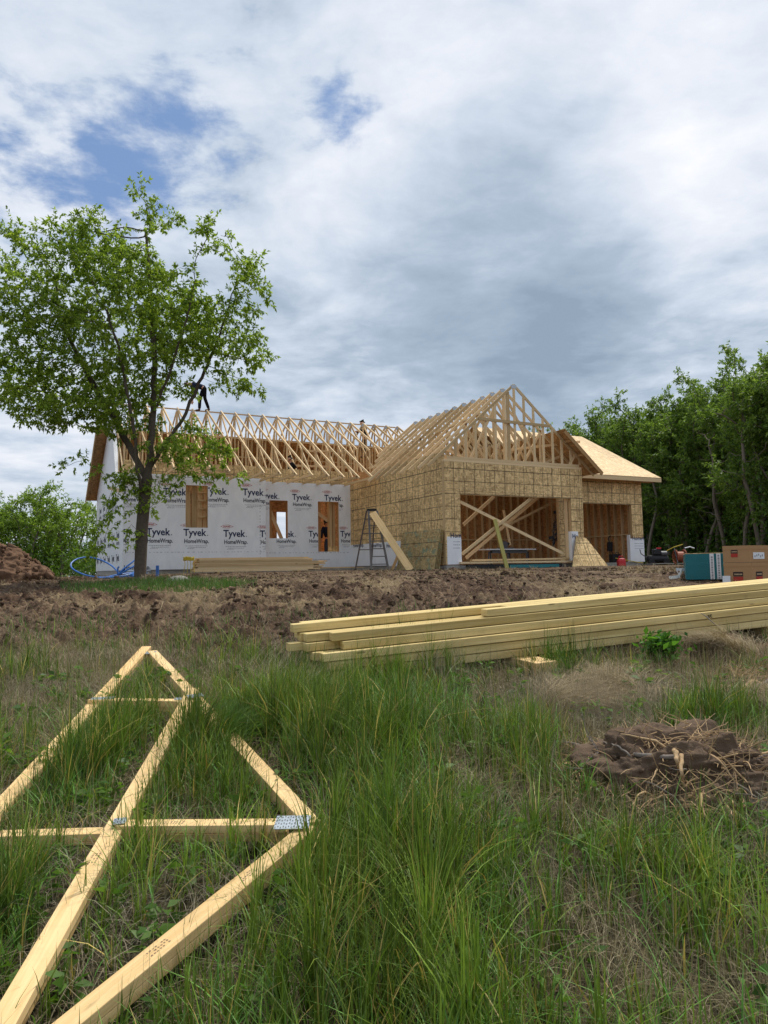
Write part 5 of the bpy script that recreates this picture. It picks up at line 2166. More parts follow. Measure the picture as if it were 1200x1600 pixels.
pb(MB().hexa(cc - Vector((.1, 0, .3)), (.2, 0, 0), (0, .1, 0), (.02, 0, .38)), 'body', 'black_plastic', hk)
pb(MB().tube([cc + Vector((-.02, 0, .05)), cc + Vector((-.06, 0, .25)), cc + Vector((.04, 0, .34))], .02, 6), 'handle', 'black_plastic', hk)
pb(MB().tube([cc + Vector((.05, 0, -.28)), cc + Vector((.12, 0, -.42)), cc + Vector((.02, 0, -.46))], .016, 6), 'cord', 'black_plastic', hk)

# red fuel can, machines and strap at the right
def gas_can():
    c = at_depth(971, 884, 26.3)
    c.z = float(base_h(c.x, c.y)) - .01
    t = thing('fuel_can', 'red plastic fuel can on the ground before the smaller garage opening', 'fuel can', tuple(c))
    bm = bmesh.new()
    w, d, h = .30, .22, .26
    rings = [(0, .92), (.03, 1), (.17, 1), (.235, .84), (.26, .55)]
    n = 24
    prev = None
    for (z, k) in rings:
        ring = []
        for i in range(n):
            a_ = 2 * math.pi * i / n
            ex = .45
            cx, cy = math.copysign(abs(math.cos(a_)) ** ex, math.cos(a_)), math.copysign(abs(math.sin(a_)) ** ex, math.sin(a_))
            ring.append(bm.verts.new((c.x + cx * w / 2 * k, c.y + cy * d / 2 * k, c.z + z * 1.12)))
        if prev:
            for i in range(n):
                bm.faces.new((prev[i], prev[(i + 1) % n], ring[(i + 1) % n], ring[i]))
        else:
            bm.faces.new(ring[::-1])
        prev = ring
    bm.faces.new(prev)
    mb = MB().add([tuple(v.co) for v in bm.verts], [])
    bm.verts.index_update()
    for f in bm.faces:
        mb.f.append(tuple(v.index for v in f.verts))
        mb.u.append([(0, 0)] * len(f.verts))
        mb.m.append(0)
    bm.free()
    pb(mb, 'body', 'red_plastic', t)
    pb(MB().tube([c + Vector((-.10, 0, .27)), c + Vector((-.06, 0, .36)), c + Vector((.04, 0, .37)), c + Vector((.09, 0, .28))], .018, 8), 'handle', 'red_plastic', t, smooth=True)
    pb(MB().tube([c + Vector((.08, 0, .26)), c + Vector((.09, 0, .31))], .035, 12), 'cap', 'black_plastic', t)


gas_can()
cb_ = A(9.1, 1.75, .06)
bx = thing('black_case', 'black case standing on the garage floor behind the red fuel can', 'case', tuple(cb_))
pb(MB().hexa(cb_ - U * .2, U * .42, Pp * .25, Z * .34), 'body', 'black_plastic', bx, bevel=.02, seg=2)
pb(MB().tube([cb_ + Z * .34 - U * .08, cb_ + Z * .40 - U * .06, cb_ + Z * .40 + U * .08, cb_ + Z * .34 + U * .1], .014, 6), 'handle', 'black_plastic', bx)


def machine(px, py, d, label, kind):
    c = at_depth(px, py, d)
    c.z = float(base_h(c.x, c.y))
    t = thing(kind, label, 'machine', tuple(c))
    V3 = lambda x, y, z: c + Vector((x, y, z))
    if kind == 'air_compressor':
        pb(MB().tube([V3(-.42, 0, .24), V3(-.36, 0, .24), V3(.36, 0, .24), V3(.42, 0, .24)], [.06, .16, .16, .06], 16), 'tank', 'black_plastic', t, smooth=True)
        pb(MB().hexa(V3(-.18, -.12, .40), (.3, 0, 0), (0, .24, 0), (0, 0, .22)), 'motor', 'black_plastic', t, bevel=.03, seg=2)
        pb(MB().tube([V3(.12, -.04, .44), V3(.34, -.04, .44)], .10, 14), 'pump', 'steel_dark', t)
        pb(MB().hexa(V3(-.05, -.13, .62), (.16, 0, 0), (0, .1, 0), (0, 0, .06)), 'filter_cap', 'red_plastic', t)
        pb(MB().tube([V3(-.40, 0, .3), V3(-.62, 0, .45), V3(-.66, 0, .62)], .018, 8), 'handle', 'steel_dark', t)
        for sx in (-.28, .28):
            pb(MB().tube([V3(sx, -.20, .12), V3(sx, -.16, .12)], .12, 16), 'wheel', 'black_plastic', t)
        pb(MB().tube([V3(.35, -.05, .55), V3(.6, -.1, .68), V3(.95, -.1, .78)], .016, 6), 'hose', 'yellow_cord', t)
        pb(MB().tube([V3(-.6, -.1, .10), V3(-1.0, -.2, .16), V3(-1.7, -.3, .30)], .014, 6), 'hose', 'yellow_cord', t)
    else:
        for sx in (-.16, .16):
            ring = [V3(sx, .25 * math.cos(2 * math.pi * k / 20), .30 + .25 * math.sin(2 * math.pi * k / 20)) for k in range(21)]
            pb(MB().tube(ring, .022, 6, cap=False), 'rim', 'orange_metal', t)
            pb(MB().beam(V3(sx, -.25, .30), V3(sx, .25, .30), .02, .05), 'spoke', 'orange_metal', t)
            pb(MB().beam(V3(sx, 0, .05), V3(sx, 0, .55), .02, .05, (0, 1, 0)), 'spoke', 'orange_metal', t)
            pb(MB().beam(V3(sx * 1.2, -.3, 0), V3(sx * 1.2, .0, .62), .03, .03), 'stand', 'steel_dark', t)
        pb(MB().tube([V3(-.14, 0, .30), V3(.14, 0, .30)], .19, 16), 'wound_hose', 'orange_metal', t)
        pb(MB().tube([V3(.2, 0, .62), V3(.4, 0, .66), V3(.55, 0, .60)], .02, 6), 'handle', 'white_plastic', t)


machine(1028, 888, 27.5, 'black wheeled air compressor on the ground before the wood', 'air_compressor')
machine(1063, 888, 26.5, 'orange hose reel standing between the compressor and the teal bundle', 'hose_reel')
p0 = at_depth(1040, 888, 26.9)
p0.z = float(base_h(p0.x, p0.y)) + .02
tag(MB().tube([p0 + Vector((-.9, .1, 0)), p0 + Vector((0, 0, .03)), p0 + Vector((.8, -.2, .0)), p0 + Vector((2.0, -.6, .02))], .03, 6).build('black_hose', 'black_plastic'), 'black hose lying on the ground below the machines', 'hose')
mb = MB()
wpts = [(1046, 905), (1056, 904), (1063, 902.5), (1057, 896), (1060, 893.5), (1067, 894), (1061, 903), (1066, 895), (1076, 894)]
W3 = [on_ground(px, py, dz=.05 + .05 * (i % 2)) for i, (px, py) in enumerate(wpts)]
W3 = [on_ground(px, max(py, 897) if i not in (3, 4, 5, 7, 8) else 899, dz=.02) + Vector((0, 0, .10 if i in (3, 4, 5, 7, 8) else 0)) for i, (px, py) in enumerate(wpts)]
for i in range(len(W3) - 1):
    p, q0 = W3[i], W3[i + 1]
    mb.face([p, q0, q0 + Vector((0, .02, .06)), p + Vector((0, .02, .06))])
    mb.face([p + Vector((0, .004, 0)), p + Vector((0, .024, .06)), q0 + Vector((0, .024, .06)), q0 + Vector((0, .004, 0))])
tag(mb.build('plastic_strap', 'white_plastic'), 'crumpled white plastic strap lying on the mud left of the teal bundle', 'strap')

# ------------------------------------------------------------------ teal wrapped bundle and the cardboard boxes
def bundle():
    d0 = 14.2
    bl = at_depth(1072, 901, d0)
    z0 = float(base_h(bl.x, bl.y)) + .05
    bl.z = z0
    e = Vector((.93, -.37, 0)).normalized()
    f = Vector((.37, .93, 0))
    Wd, Dp, Hh = 1.25, 2.3, .50
    t = thing('wrapped_bundle', 'teal wrapped bundle of board sheets with white stripes beside the cardboard boxes', 'bundle', tuple(bl))
    n = 26
    mb = MB()
    for i in range(n):
        j = R.uniform(-.004, .004)
        mb.hexa(bl + e * j - f * j + Z * (i * Hh / n), f * Dp, e * Wd, Z * (Hh / n - .002))
    ob = pb(mb, 'sheets', 'teal_wrap', t)
    pb(MB().hexa(bl + Z * (Hh + .002) + e * .004 + f * .004, f * (Dp - .01), e * (Wd - .01), Z * .014), 'top_sheet', 'osb_roof', t)
    for x in (.44, .56, .68):
        mb = MB()
        w = .075
        o = bl + e * x - f * .0075
        mb.face([o, o + e * w, o + e * w + Z * Hh, o + Z * Hh])
        q = 0
        while q < Hh - .06:
            l = R.uniform(.02, .05)
            mb.face([o - f * .001 + e * .02 + Z * q, o - f * .001 + e * .055 + Z * q, o - f * .001 + e * .055 + Z * (q + l), o - f * .001 + e * .02 + Z * (q + l)], None, 1)
            q += l + .012
        pb(mb, 'stripe', ['white_plastic', 'ink_pale'], t)
    for k_ in range(2):
        pb(MB().hexa(bl - Z * .10 + e * (.12 + .8 * k_) + f * .1, e * .10, f * 2.0, Z * .098), 'skid', 'black_plastic', t)


bundle()


def cardboard_box(corner, e_l, e_r, wl_, wr_, z0, h, label, marks_):
    """corner: nearest bottom corner; e_l / e_r: directions of the two visible sides."""
    c = Vector((corner.x, corner.y, z0))
    t = thing('cardboard_box', label, 'cardboard box', tuple(c), None)
    mb = MB().hexa(c, e_l * wl_, e_r * wr_, Z * h)
    pb(mb, 'carton', 'cardboard', t, bevel=.008, seg=2)
    # lid flaps: a rim standing a little proud
    for (e, w_, o) in ((e_l, wl_, e_r), (e_r, wr_, e_l)):
        pb(MB().hexa(c - o * .006 + Z * (h - .07) + e * .004, e * (w_ - .008), o * .0055, Z * .072), 'lid_flap', 'cardboard', t)
    for (side, x, y, w_, hh) in marks_:
        e, o, full = (e_l, e_r, wl_) if side == 'l' else (e_r, e_l, wr_)
        # x is measured from the corner along the side
        q0 = c + e * x + Z * y - o * .0075
        if hh == 'label':
            mb = MB().face([q0, q0 + e * w_, q0 + e * w_ + Z * .12, q0 + Z * .12]) or None
            mb = MB()
            mb.face([q0, q0 + e * w_, q0 + e * w_ + Z * .12, q0 + Z * .12])
            for k_ in range(5):
                a0 = q0 - o * .001 + e * (.03 + .05 * k_) + Z * (.03 + .015 * (k_ % 3))
                mb.face([a0, a0 + e * .03, a0 + e * .03 + Z * .035, a0 + Z * .035], None, 1)
            pb(mb, 'paper_label', ['white_plastic', 'ink_pale'], t)
        else:
            mb = MB()
            mb.face([q0 + Z * hh * .52, q0 + e * w_ + Z * hh * .52, q0 + e * w_ + Z * hh, q0 + Z * hh], None, 0)
            mb.face([q0, q0 + e * w_, q0 + e * w_ + Z * hh * .48, q0 + Z * hh * .48], None, 1)
            for k_ in range(6):
                a0 = q0 - o * .0012 + e * (w_ * (.10 + .135 * k_)) + Z * hh * .66
                mb.face([a0, a0 + e * w_ * .09, a0 + e * w_ * .09 + Z * hh * .16, a0 + Z * hh * .16], None, 2)
            pb(mb, 'printed_logo', ['box_black', 'box_red', 'cardboard_tape'], t)


kc = at_depth(1176, 914, 12.9)
el = Vector((-.86, .51, 0)).normalized()
er = Vector((.90, .436, 0)).normalized()
zb = float(base_h(kc.x, kc.y)) - .03
hb_ = at_depth(1176, 879, 12.9).z - zb
ht_ = at_depth(1176, 852.5, 12.9).z - zb - hb_
cardboard_box(kc, el, er, .46, .9, zb, hb_, 'lower large brown cardboard box with two red and black printed marks', [('l', .14, .12, .16, .17), ('r', .10, .12, .17, .17)])
cardboard_box(kc + el * .02, el, er, .44, .9, zb + hb_ + .004, ht_, 'upper brown cardboard box with a white paper label, on the lower one', [('l', .19, .10, .11, .13), ('r', .08, .06, .30, 'label')])
kc2 = kc + el * .46 + er * -.04
tag(MB().hexa(Vector((kc2.x, kc2.y, zb + .08)), el * -.13 + er * .0, (el.cross(Z)) * .002, Z * .14).build('paper_sheet', 'white_plastic'), 'small white paper tag between the teal bundle and the lower box', 'paper')

# ------------------------------------------------------------------ blue pipe, stake, rock, soil heap, root clump
c0 = at_depth(180, 899, 20.5)
bp = thing('blue_pipe_coil', 'sprung coil of blue plastic pipe on the ground left of the tree', 'pipe coil', tuple(c0))


def loop(pts, d, closed=True, r=.024, lift=None):
    P3 = []
    for i, (px, py) in enumerate(pts):
        P3.append(at_depth(px, py, d if not isinstance(d, list) else d[i]))
    # smooth by Catmull-Rom
    out = []
    n = len(P3)
    rng = range(n) if closed else range(n - 1)
    for i in rng:
        p0, p1, p2, p3 = (P3[(i + k) % n] if closed else P3[min(max(i + k, 0), n - 1)] for k in (-1, 0, 1, 2))
        for s in range(8):
            t = s / 8
            out.append(.5 * ((2 * p1) + (-p0 + p2) * t + (2 * p0 - 5 * p1 + 4 * p2 - p3) * t * t + (-p0 + 3 * p1 - 3 * p2 + p3) * t ** 3))
    out.append(out[0] if closed else P3[-1])
    for p in out:
        p.z = max(p.z, float(base_h(p.x, p.y)) + r)
    pb(MB().tube(out, r, 7), 'pipe_turn', 'blue_pipe', bp, smooth=True)


gd = c0.y
loop([(184, 899), (160, 902), (135, 899), (115, 890), (111, 881), (122, 873), (140, 871), (160, 876), (178, 887)], [gd, gd - .2, gd - .2, gd, gd + .2, gd + .5, gd + .7, gd + .6, gd + .3])
for k_ in range(5):
    loop([(150 + 3 * k_, 905 - .7 * k_), (178, 906 - k_), (205, 901 - k_), (228 - 4 * k_, 895 - k_), (215, 895), (190, 897), (165, 902)], [gd - .5, gd - .5, gd - .1, gd + .6, gd + 1.1, gd + .8, gd + .1])
loop([(183, 900), (192, 890), (206, 879), (214, 872)], [gd, gd + .1, gd + .3, gd + .5], False)
loop([(181, 901), (196, 892), (210, 884), (218, 877)], [gd, gd + .1, gd + .3, gd + .6], False)
loop([(184, 898), (184, 889), (186, 885)], [gd, gd, gd], False)
p0 = at_depth(246, 902, 20.8)
p0.z = float(base_h(p0.x, p0.y))
tag(MB().hexa(p0 - Vector((.04, .03, .1)), (.08, 0, 0), (0, .05, 0), (0, 0, .42)).build('marker_stake', 'blue_pipe'), 'short blue stake standing in the soil right of the tree', 'stake')
# dark vent box by the house corner
c0 = A(LX + .3, TL - .10, GZ - .08)
vb = thing('window_well', 'grey corrugated window well with a dark edge beside the wrapped house corner', 'window well', tuple(c0))
mb = MB()
pts = [A(LX + .05 + .9 * i / 12, TL - .05 - .42 * math.sin(math.pi * i / 12) ** .6, 0) for i in range(13)]
for i in range(12):
    for j in range(6):
        z0_, z1_ = GZ - .12 + j * .05, GZ - .12 + (j + 1) * .05
        o_ = Pp * (.012 * (-1) ** j)
        o2 = Pp * (.012 * (-1) ** (j + 1))
        a_, b_ = pts[i], pts[i + 1]
        mb.face([a_ + Z * z0_ + o_, b_ + Z * z0_ + o_, b_ + Z * z1_ + o2, a_ + Z * z1_ + o2])
pb(mb, 'corrugated_wall', 'galv', vb)
pb(MB().prism([A(LX - .42, TL - .1, GZ - .12), A(LX + .08, TL - .1, GZ - .12), A(LX + .08, TL - .1, GZ + .30)], Pp * .03), 'dark_flap', 'black_plastic', vb)


def blob(name, c, rx, ry, rz, m, seed, parent=None, amp=.25, n=24, freq=1.6):
    rs_ = np.random.RandomState(seed)
    th = np.linspace(0, 2 * np.pi, n * 2, endpoint=False)
    ph = np.linspace(-.5, np.pi / 2, n)
    Tt, Ph = np.meshgrid(th, ph)
    X, Y, Zz = np.cos(Ph) * np.cos(Tt), np.cos(Ph) * np.sin(Tt), np.sin(Ph)
    k = 1 + amp * 2 * ((fbm(X + seed, Y + .3 * Zz, freq, 4, seed % 50, .6) - .5) * .6 + (fbm(Zz * 1.5 + seed, Y - .5 * X + 9, freq, 4, seed % 50 + 3, .6) - .5) * .6)
    V = np.stack([c[0] + X * k * rx, c[1] + Y * k * ry, c[2] + Zz * k * rz], -1)
    I = np.arange(V.shape[0] * V.shape[1]).reshape(V.shape[:2])
    J = np.roll(I, -1, 1)
    F = np.stack([I[:-1], J[:-1], J[1:], I[1:]], -1).reshape(-1, 4)
    return np_mesh(name, V.reshape(-1, 3), F, m, parent=parent, smooth=True, attrs={'mud': np.ones(V.shape[0] * V.shape[1]), 'straw': np.zeros(V.shape[0] * V.shape[1])})


p0 = on_ground(277, 910, base=True)
tag(blob('boulder', (p0.x, p0.y + .1, p0.z - .02), .30, .25, .17, 'rock', 3, amp=.16), 'pale rounded boulder in the grass right of the tree', 'boulder')
p0 = on_ground(8, 912, base=True)
hp_ = blob('soil_heap', (p0.x - 1.5, p0.y + 1.4, p0.z - .30), 1.85, 1.7, 1.38, 'soil_clump', 15, amp=.26, n=110, freq=3.2)
rn = np.random.RandomState(77)
nc = 1500
vco = np.array([v.co for v in hp_.data.vertices])
pk = vco[rn.randint(0, len(vco), nc)] + rn.normal(0, .02, (nc, 3))
cube = np.array([(x_, y_, z_) for z_ in (-1, 1) for (x_, y_) in ((-1, -1), (1, -1), (1, 1), (-1, 1))], float) / 1.7
V = (cube[None] + rn.normal(0, .28, (nc, 8, 3))) * rn.gamma(1.8, .022, nc)[:, None, None] + pk[:, None]
cf = np.array([(0, 3, 2, 1), (4, 5, 6, 7), (0, 1, 5, 4), (1, 2, 6, 5), (2, 3, 7, 6), (3, 0, 4, 7)])
heap_crumbs = np_mesh('soil_crumbs', V.reshape(-1, 3), (cf[None] + (np.arange(nc) * 8)[:, None, None]).reshape(-1, 4), 'soil_clump', parent=hp_)
heap_crumbs['kind'] = 'stuff'
tag(hp_, 'bare brown heap of dug soil at the left edge, before the young trees', 'soil heap')
MATS['soil_red'] = MATS['soil_clump'].copy()
for nd in MATS['soil_red'].node_tree.nodes:
    if nd.type == 'MIX':
        nd.inputs[6].default_value, nd.inputs[7].default_value = (.095, .055, .035, 1), (.20, .122, .078, 1)
hp_.data.materials[0] = MATS['soil_red']
heap_crumbs.data.materials[0] = MATS['soil_red']


def root_clump(px, py, rx, ry, rz, n_root, label, seed, long_sticks=()):
    c = on_ground(px, py, base=True)
    t = thing('root_clump', label, 'root clump', tuple(c))
    o = blob('soil', (c.x, c.y, c.z - .03), rx * .95, ry * .95, rz, 'soil_clump', seed, amp=.42, n=80, freq=3.0)
    in_thing(o, t)
    rn = np.random.RandomState(seed + 5)
    nc = int(1500 * rx)
    a0, q0 = rn.uniform(0, 6.283, nc), np.sqrt(rn.rand(nc)) * 1.12
    tet = rn.normal(0, 1, (nc, 8, 3))
    tet /= np.linalg.norm(tet, axis=2)[:, :, None]
    cube = np.array([(x_, y_, z_) for z_ in (-1, 1) for (x_, y_) in ((-1, -1), (1, -1), (1, 1), (-1, 1))], float) / 1.7
    V = (cube[None] + tet * .35) * rn.gamma(1.8, .0055, nc)[:, None, None] * rn.uniform(.7, 1.3, (nc, 1, 3))
    cx_, cy_ = c.x + np.cos(a0) * q0 * rx, c.y + np.sin(a0) * q0 * ry
    V += np.stack([cx_, cy_, np.maximum(ground_h(cx_, cy_), c.z + rz * .8 * np.sqrt(np.clip(1 - q0 ** 2, 0, 1)) - .03) + rn.uniform(-.01, .03, nc)], 1)[:, None]
    cf = np.array([(0, 3, 2, 1), (4, 5, 6, 7), (0, 1, 5, 4), (1, 2, 6, 5), (2, 3, 7, 6), (3, 0, 4, 7)])
    cr_ = in_thing(np_mesh('soil_crumbs', V.reshape(-1, 3), (cf[None] + (np.arange(nc) * 8)[:, None, None]).reshape(-1, 4), 'soil_clump'), t)
    cr_['kind'] = 'stuff'
    rs_ = random.Random(seed)
    mb = MB()
    for i in range(n_root * 12):
        a_, rr_ = rs_.uniform(0, 6.283), rs_.uniform(.2, 1.15)
        p = Vector((c.x + math.cos(a_) * rx * rr_, c.y + math.sin(a_) * ry * rr_, c.z + rz * max(.05, 1 - rr_ * .85) * rs_.uniform(.5, 1.2)))
        d = Vector((rs_.gauss(0, 1), rs_.gauss(0, 1), rs_.gauss(0, .35))).normalized()
        pts = []
        for k in range(5):
            pts.append(p.copy())
            d = (d + Vector((rs_.gauss(0, .25), rs_.gauss(0, .25), rs_.gauss(-.03, .2)))).normalized()
            p = p + d * rs_.uniform(.03, .075)
            p.z = max(p.z, gz(p.x, p.y) + .004)
        mb.tube(pts, [.0034, .0030, .0026, .002, .001], 4)
    fr_ = pb(mb, 'fine_roots', 'root_wood', t)
    fr_['kind'] = 'stuff'
    for i in range(n_root):
        a_ = rs_.uniform(0, 2 * math.pi)
        rr_ = rs_.uniform(.35, 1.0)
        p = Vector((c.x + math.cos(a_) * rx * rr_, c.y + math.sin(a_) * ry * rr_, c.z + rz * (1 - rr_ * .85) * rs_.uniform(.5, 1.1)))
        d = Vector((math.cos(a_ + rs_.gauss(0, .8)), math.sin(a_ + rs_.gauss(0, .8)), rs_.uniform(-.25, .35)))
        L_ = rs_.uniform(.12, .36) * (rx / .6)
        pts = []
        for k in range(7):
            pts.append(p.copy())
            d = (d + Vector((rs_.gauss(0, .28), rs_.gauss(0, .28), rs_.gauss(-.06, .22)))).normalized()
            p = p + d * L_ / 6
            g_ = gz(p.x, p.y) + .005
            p.z = max(p.z, g_)
        r0 = rs_.choice((.004, .005, .007, .010))
        pb(MB().tube(pts, [r0 * (1 - .12 * k) for k in range(7)], 6), 'root', rs_.choice(['root_wood', 'root_wood', 'root_wood', 'stick_grey']), t, smooth=True)
    for (pxs, r0, m_, lift) in long_sticks:
        pts = [on_ground(x_, y_, dz=l_ + (.09 if 960 < x_ < 1110 and y_ < 1215 else 0), base=True) for (x_, y_), l_ in zip(pxs, lift)]
        out = []
        for i in range(len(pts) - 1):
            for s_ in range(5):
                out.append(pts[i].lerp(pts[i + 1], s_ / 5) + Vector((rs_.gauss(0, .004), rs_.gauss(0, .004), rs_.gauss(0, .004))))
        out.append(pts[-1])
        n_ = len(out)
        pb(MB().tube(out, [r0 * (1 - .5 * i / n_) for i in range(n_)], 8), 'branch', m_, t, smooth=True)
    return t


root_clump(1062, 1226, .64, .40, .33, 90, 'large clump of torn roots and dark soil lying in the grass', 61, (
    ([(1065, 1184), (1000, 1180), (940, 1172), (890, 1160), (835, 1156)], .014, 'stick_grey', (.16, .15, .13, .10, .08)),
    ([(935, 1174), (925, 1160), (918, 1150)], .006, 'stick_grey', (.14, .18, .2)),
    ([(985, 1180), (965, 1165), (940, 1160)], .006, 'stick_grey', (.15, .18, .17)),
    ([(1090, 1170), (1082, 1150), (1071, 1126)], .022, 'root_wood', (.05, .10, .16)),
    ([(985, 1238), (1010, 1250), (1050, 1247), (1080, 1244)], .016, 'root_wood', (.04, .05, .06, .10)),
    ([(1080, 1240), (1096, 1255), (1110, 1268)], .016, 'root_wood', (.10, .06, .03)),
    ([(1110, 1190), (1130, 1205), (1150, 1230)], .022, 'root_wood', (.14, .12, .05)),
    ([(1140, 1212), (1175, 1222), (1215, 1238)], .018, 'root_wood', (.08, .07, .05)),
    ([(1150, 1258), (1185, 1254), (1230, 1256)], .016, 'stick_grey', (.04, .05, .05)),
    ([(1130, 1268), (1155, 1275), (1178, 1288)], .017, 'root_wood', (.03, .03, .01)),
    ([(866, 1198), (890, 1196), (910, 1193)], .024, 'root_wood', (.03, .04, .05)),
    ([(1018, 1150), (1016, 1162), (1014, 1172)], .013, 'soil_clump', (.16, .13, .1)),
    ([(1180, 1222), (1200, 1228)], .024, 'root_wood', (.05, .05)),
    ([(1055, 1172), (1058, 1190), (1062, 1200)], .014, 'root_wood', (.2, .17, .12)),
    ([(1065, 1180), (1066, 1210), (1066, 1235)], .012, 'root_wood', (.18, .13, .09)),
))
root_clump(1172, 1078, .30, .26, .12, 34, 'smaller clump of roots and soil nearer the timber pile', 67, (
    ([(1160, 1080), (1175, 1066), (1190, 1070)], .03, 'root_wood', (.1, .13, .1)),
    ([(1150, 1100), (1165, 1092), (1180, 1094)], .025, 'root_wood', (.05, .08, .06)),
    ([(1168, 1085), (1180, 1075), (1205, 1062)], .02, 'stick_grey', (.12, .12, .1)),
))
# splintered wood pieces
for (x0, y0, x1, y1, r0, lab) in ((1010, 1078, 1090, 1082, .022, 'long splinter of pale wood on the straw below the pile'), (1085, 1010, 1130, 1018, .018, 'pale splintered stick lying before the right end of the pile'),
                                  (1095, 958, 1120, 978, .006, 'thin dark twig leaning on the front of the pile')):
    p0, p1 = on_ground(x0, y0, dz=.03), on_ground(x1, y1, dz=.04)
    if r0 < .01:
        p0, p1 = at_depth(x0, y0, 7.25), at_depth(x1, y1, 7.1)
    tag(MB().tube([p0, p0.lerp(p1, .35) + Vector((0, 0, .012)), p0.lerp(p1, .7) - Vector((0, .01, 0)), p1], [r0 * .5, r0, r0 * .8, r0 * .25], 7).build('wood_splinter', 'root_wood' if r0 > .01 else 'stick_grey', smooth=True), lab, 'stick')
# green weed at the foot of the pile
c = on_ground(1035, 1035, base=True)
rs = np.random.RandomState(33)
n = 420
Pw = np.array([c.x, c.y, c.z]) + rs.normal(0, 1, (n, 3)) * np.array([.085, .07, .0]) + np.stack([np.zeros(n), np.zeros(n), rs.uniform(.03, .26, n)], 1)
Dw = rs.normal(0, 1, (n, 3)) + np.array([0, 0, -.15])
V, F, T = leaf_cloud(Pw, Dw, rs.uniform(.05, .10, n), rs, wid=.5, greens=((.030, .10, .012), (.12, .27, .04)))
wd = thing('leafy_weed', 'bushy bright green weed growing before the timber pile', 'weed', tuple(c))
in_thing(np_mesh('leaves', V, F, 'leaf', tint=T), wd)
mb = MB()
for i in range(7):
    mb.tube([c + Vector((rs.normal(0, .02), rs.normal(0, .02), -.02)), c + Vector((rs.normal(0, .05), rs.normal(0, .05), .14)), c + Vector((rs.normal(0, .1), rs.normal(0, .08), .26))], [.005, .004, .002], 5)
pb(mb, 'stems', 'treated_post', wd)


# ------------------------------------------------------------------ people
def skin_obj(name, verts, edges, radii, mname, parent=None, levels=1, root=0):
    me = bpy.data.meshes.new(name)
    me.from_pydata([tuple(v) for v in verts], edges, [])
    o = bpy.data.objects.new(name, me)
    COL.objects.link(o)
    o.modifiers.new('skin', 'SKIN').use_smooth_shade = True
    for i, r_ in enumerate(radii):
        sv = me.skin_vertices[0].data[i]
        sv.radius = r_ if isinstance(r_, tuple) else (r_, r_)
        sv.use_root = (i == root)
    s = o.modifiers.new('smooth', 'SUBSURF')
    s.levels = s.render_levels = levels
    me.materials.append(MATS[mname])
    if parent is not None:
        o.parent = parent
    return o


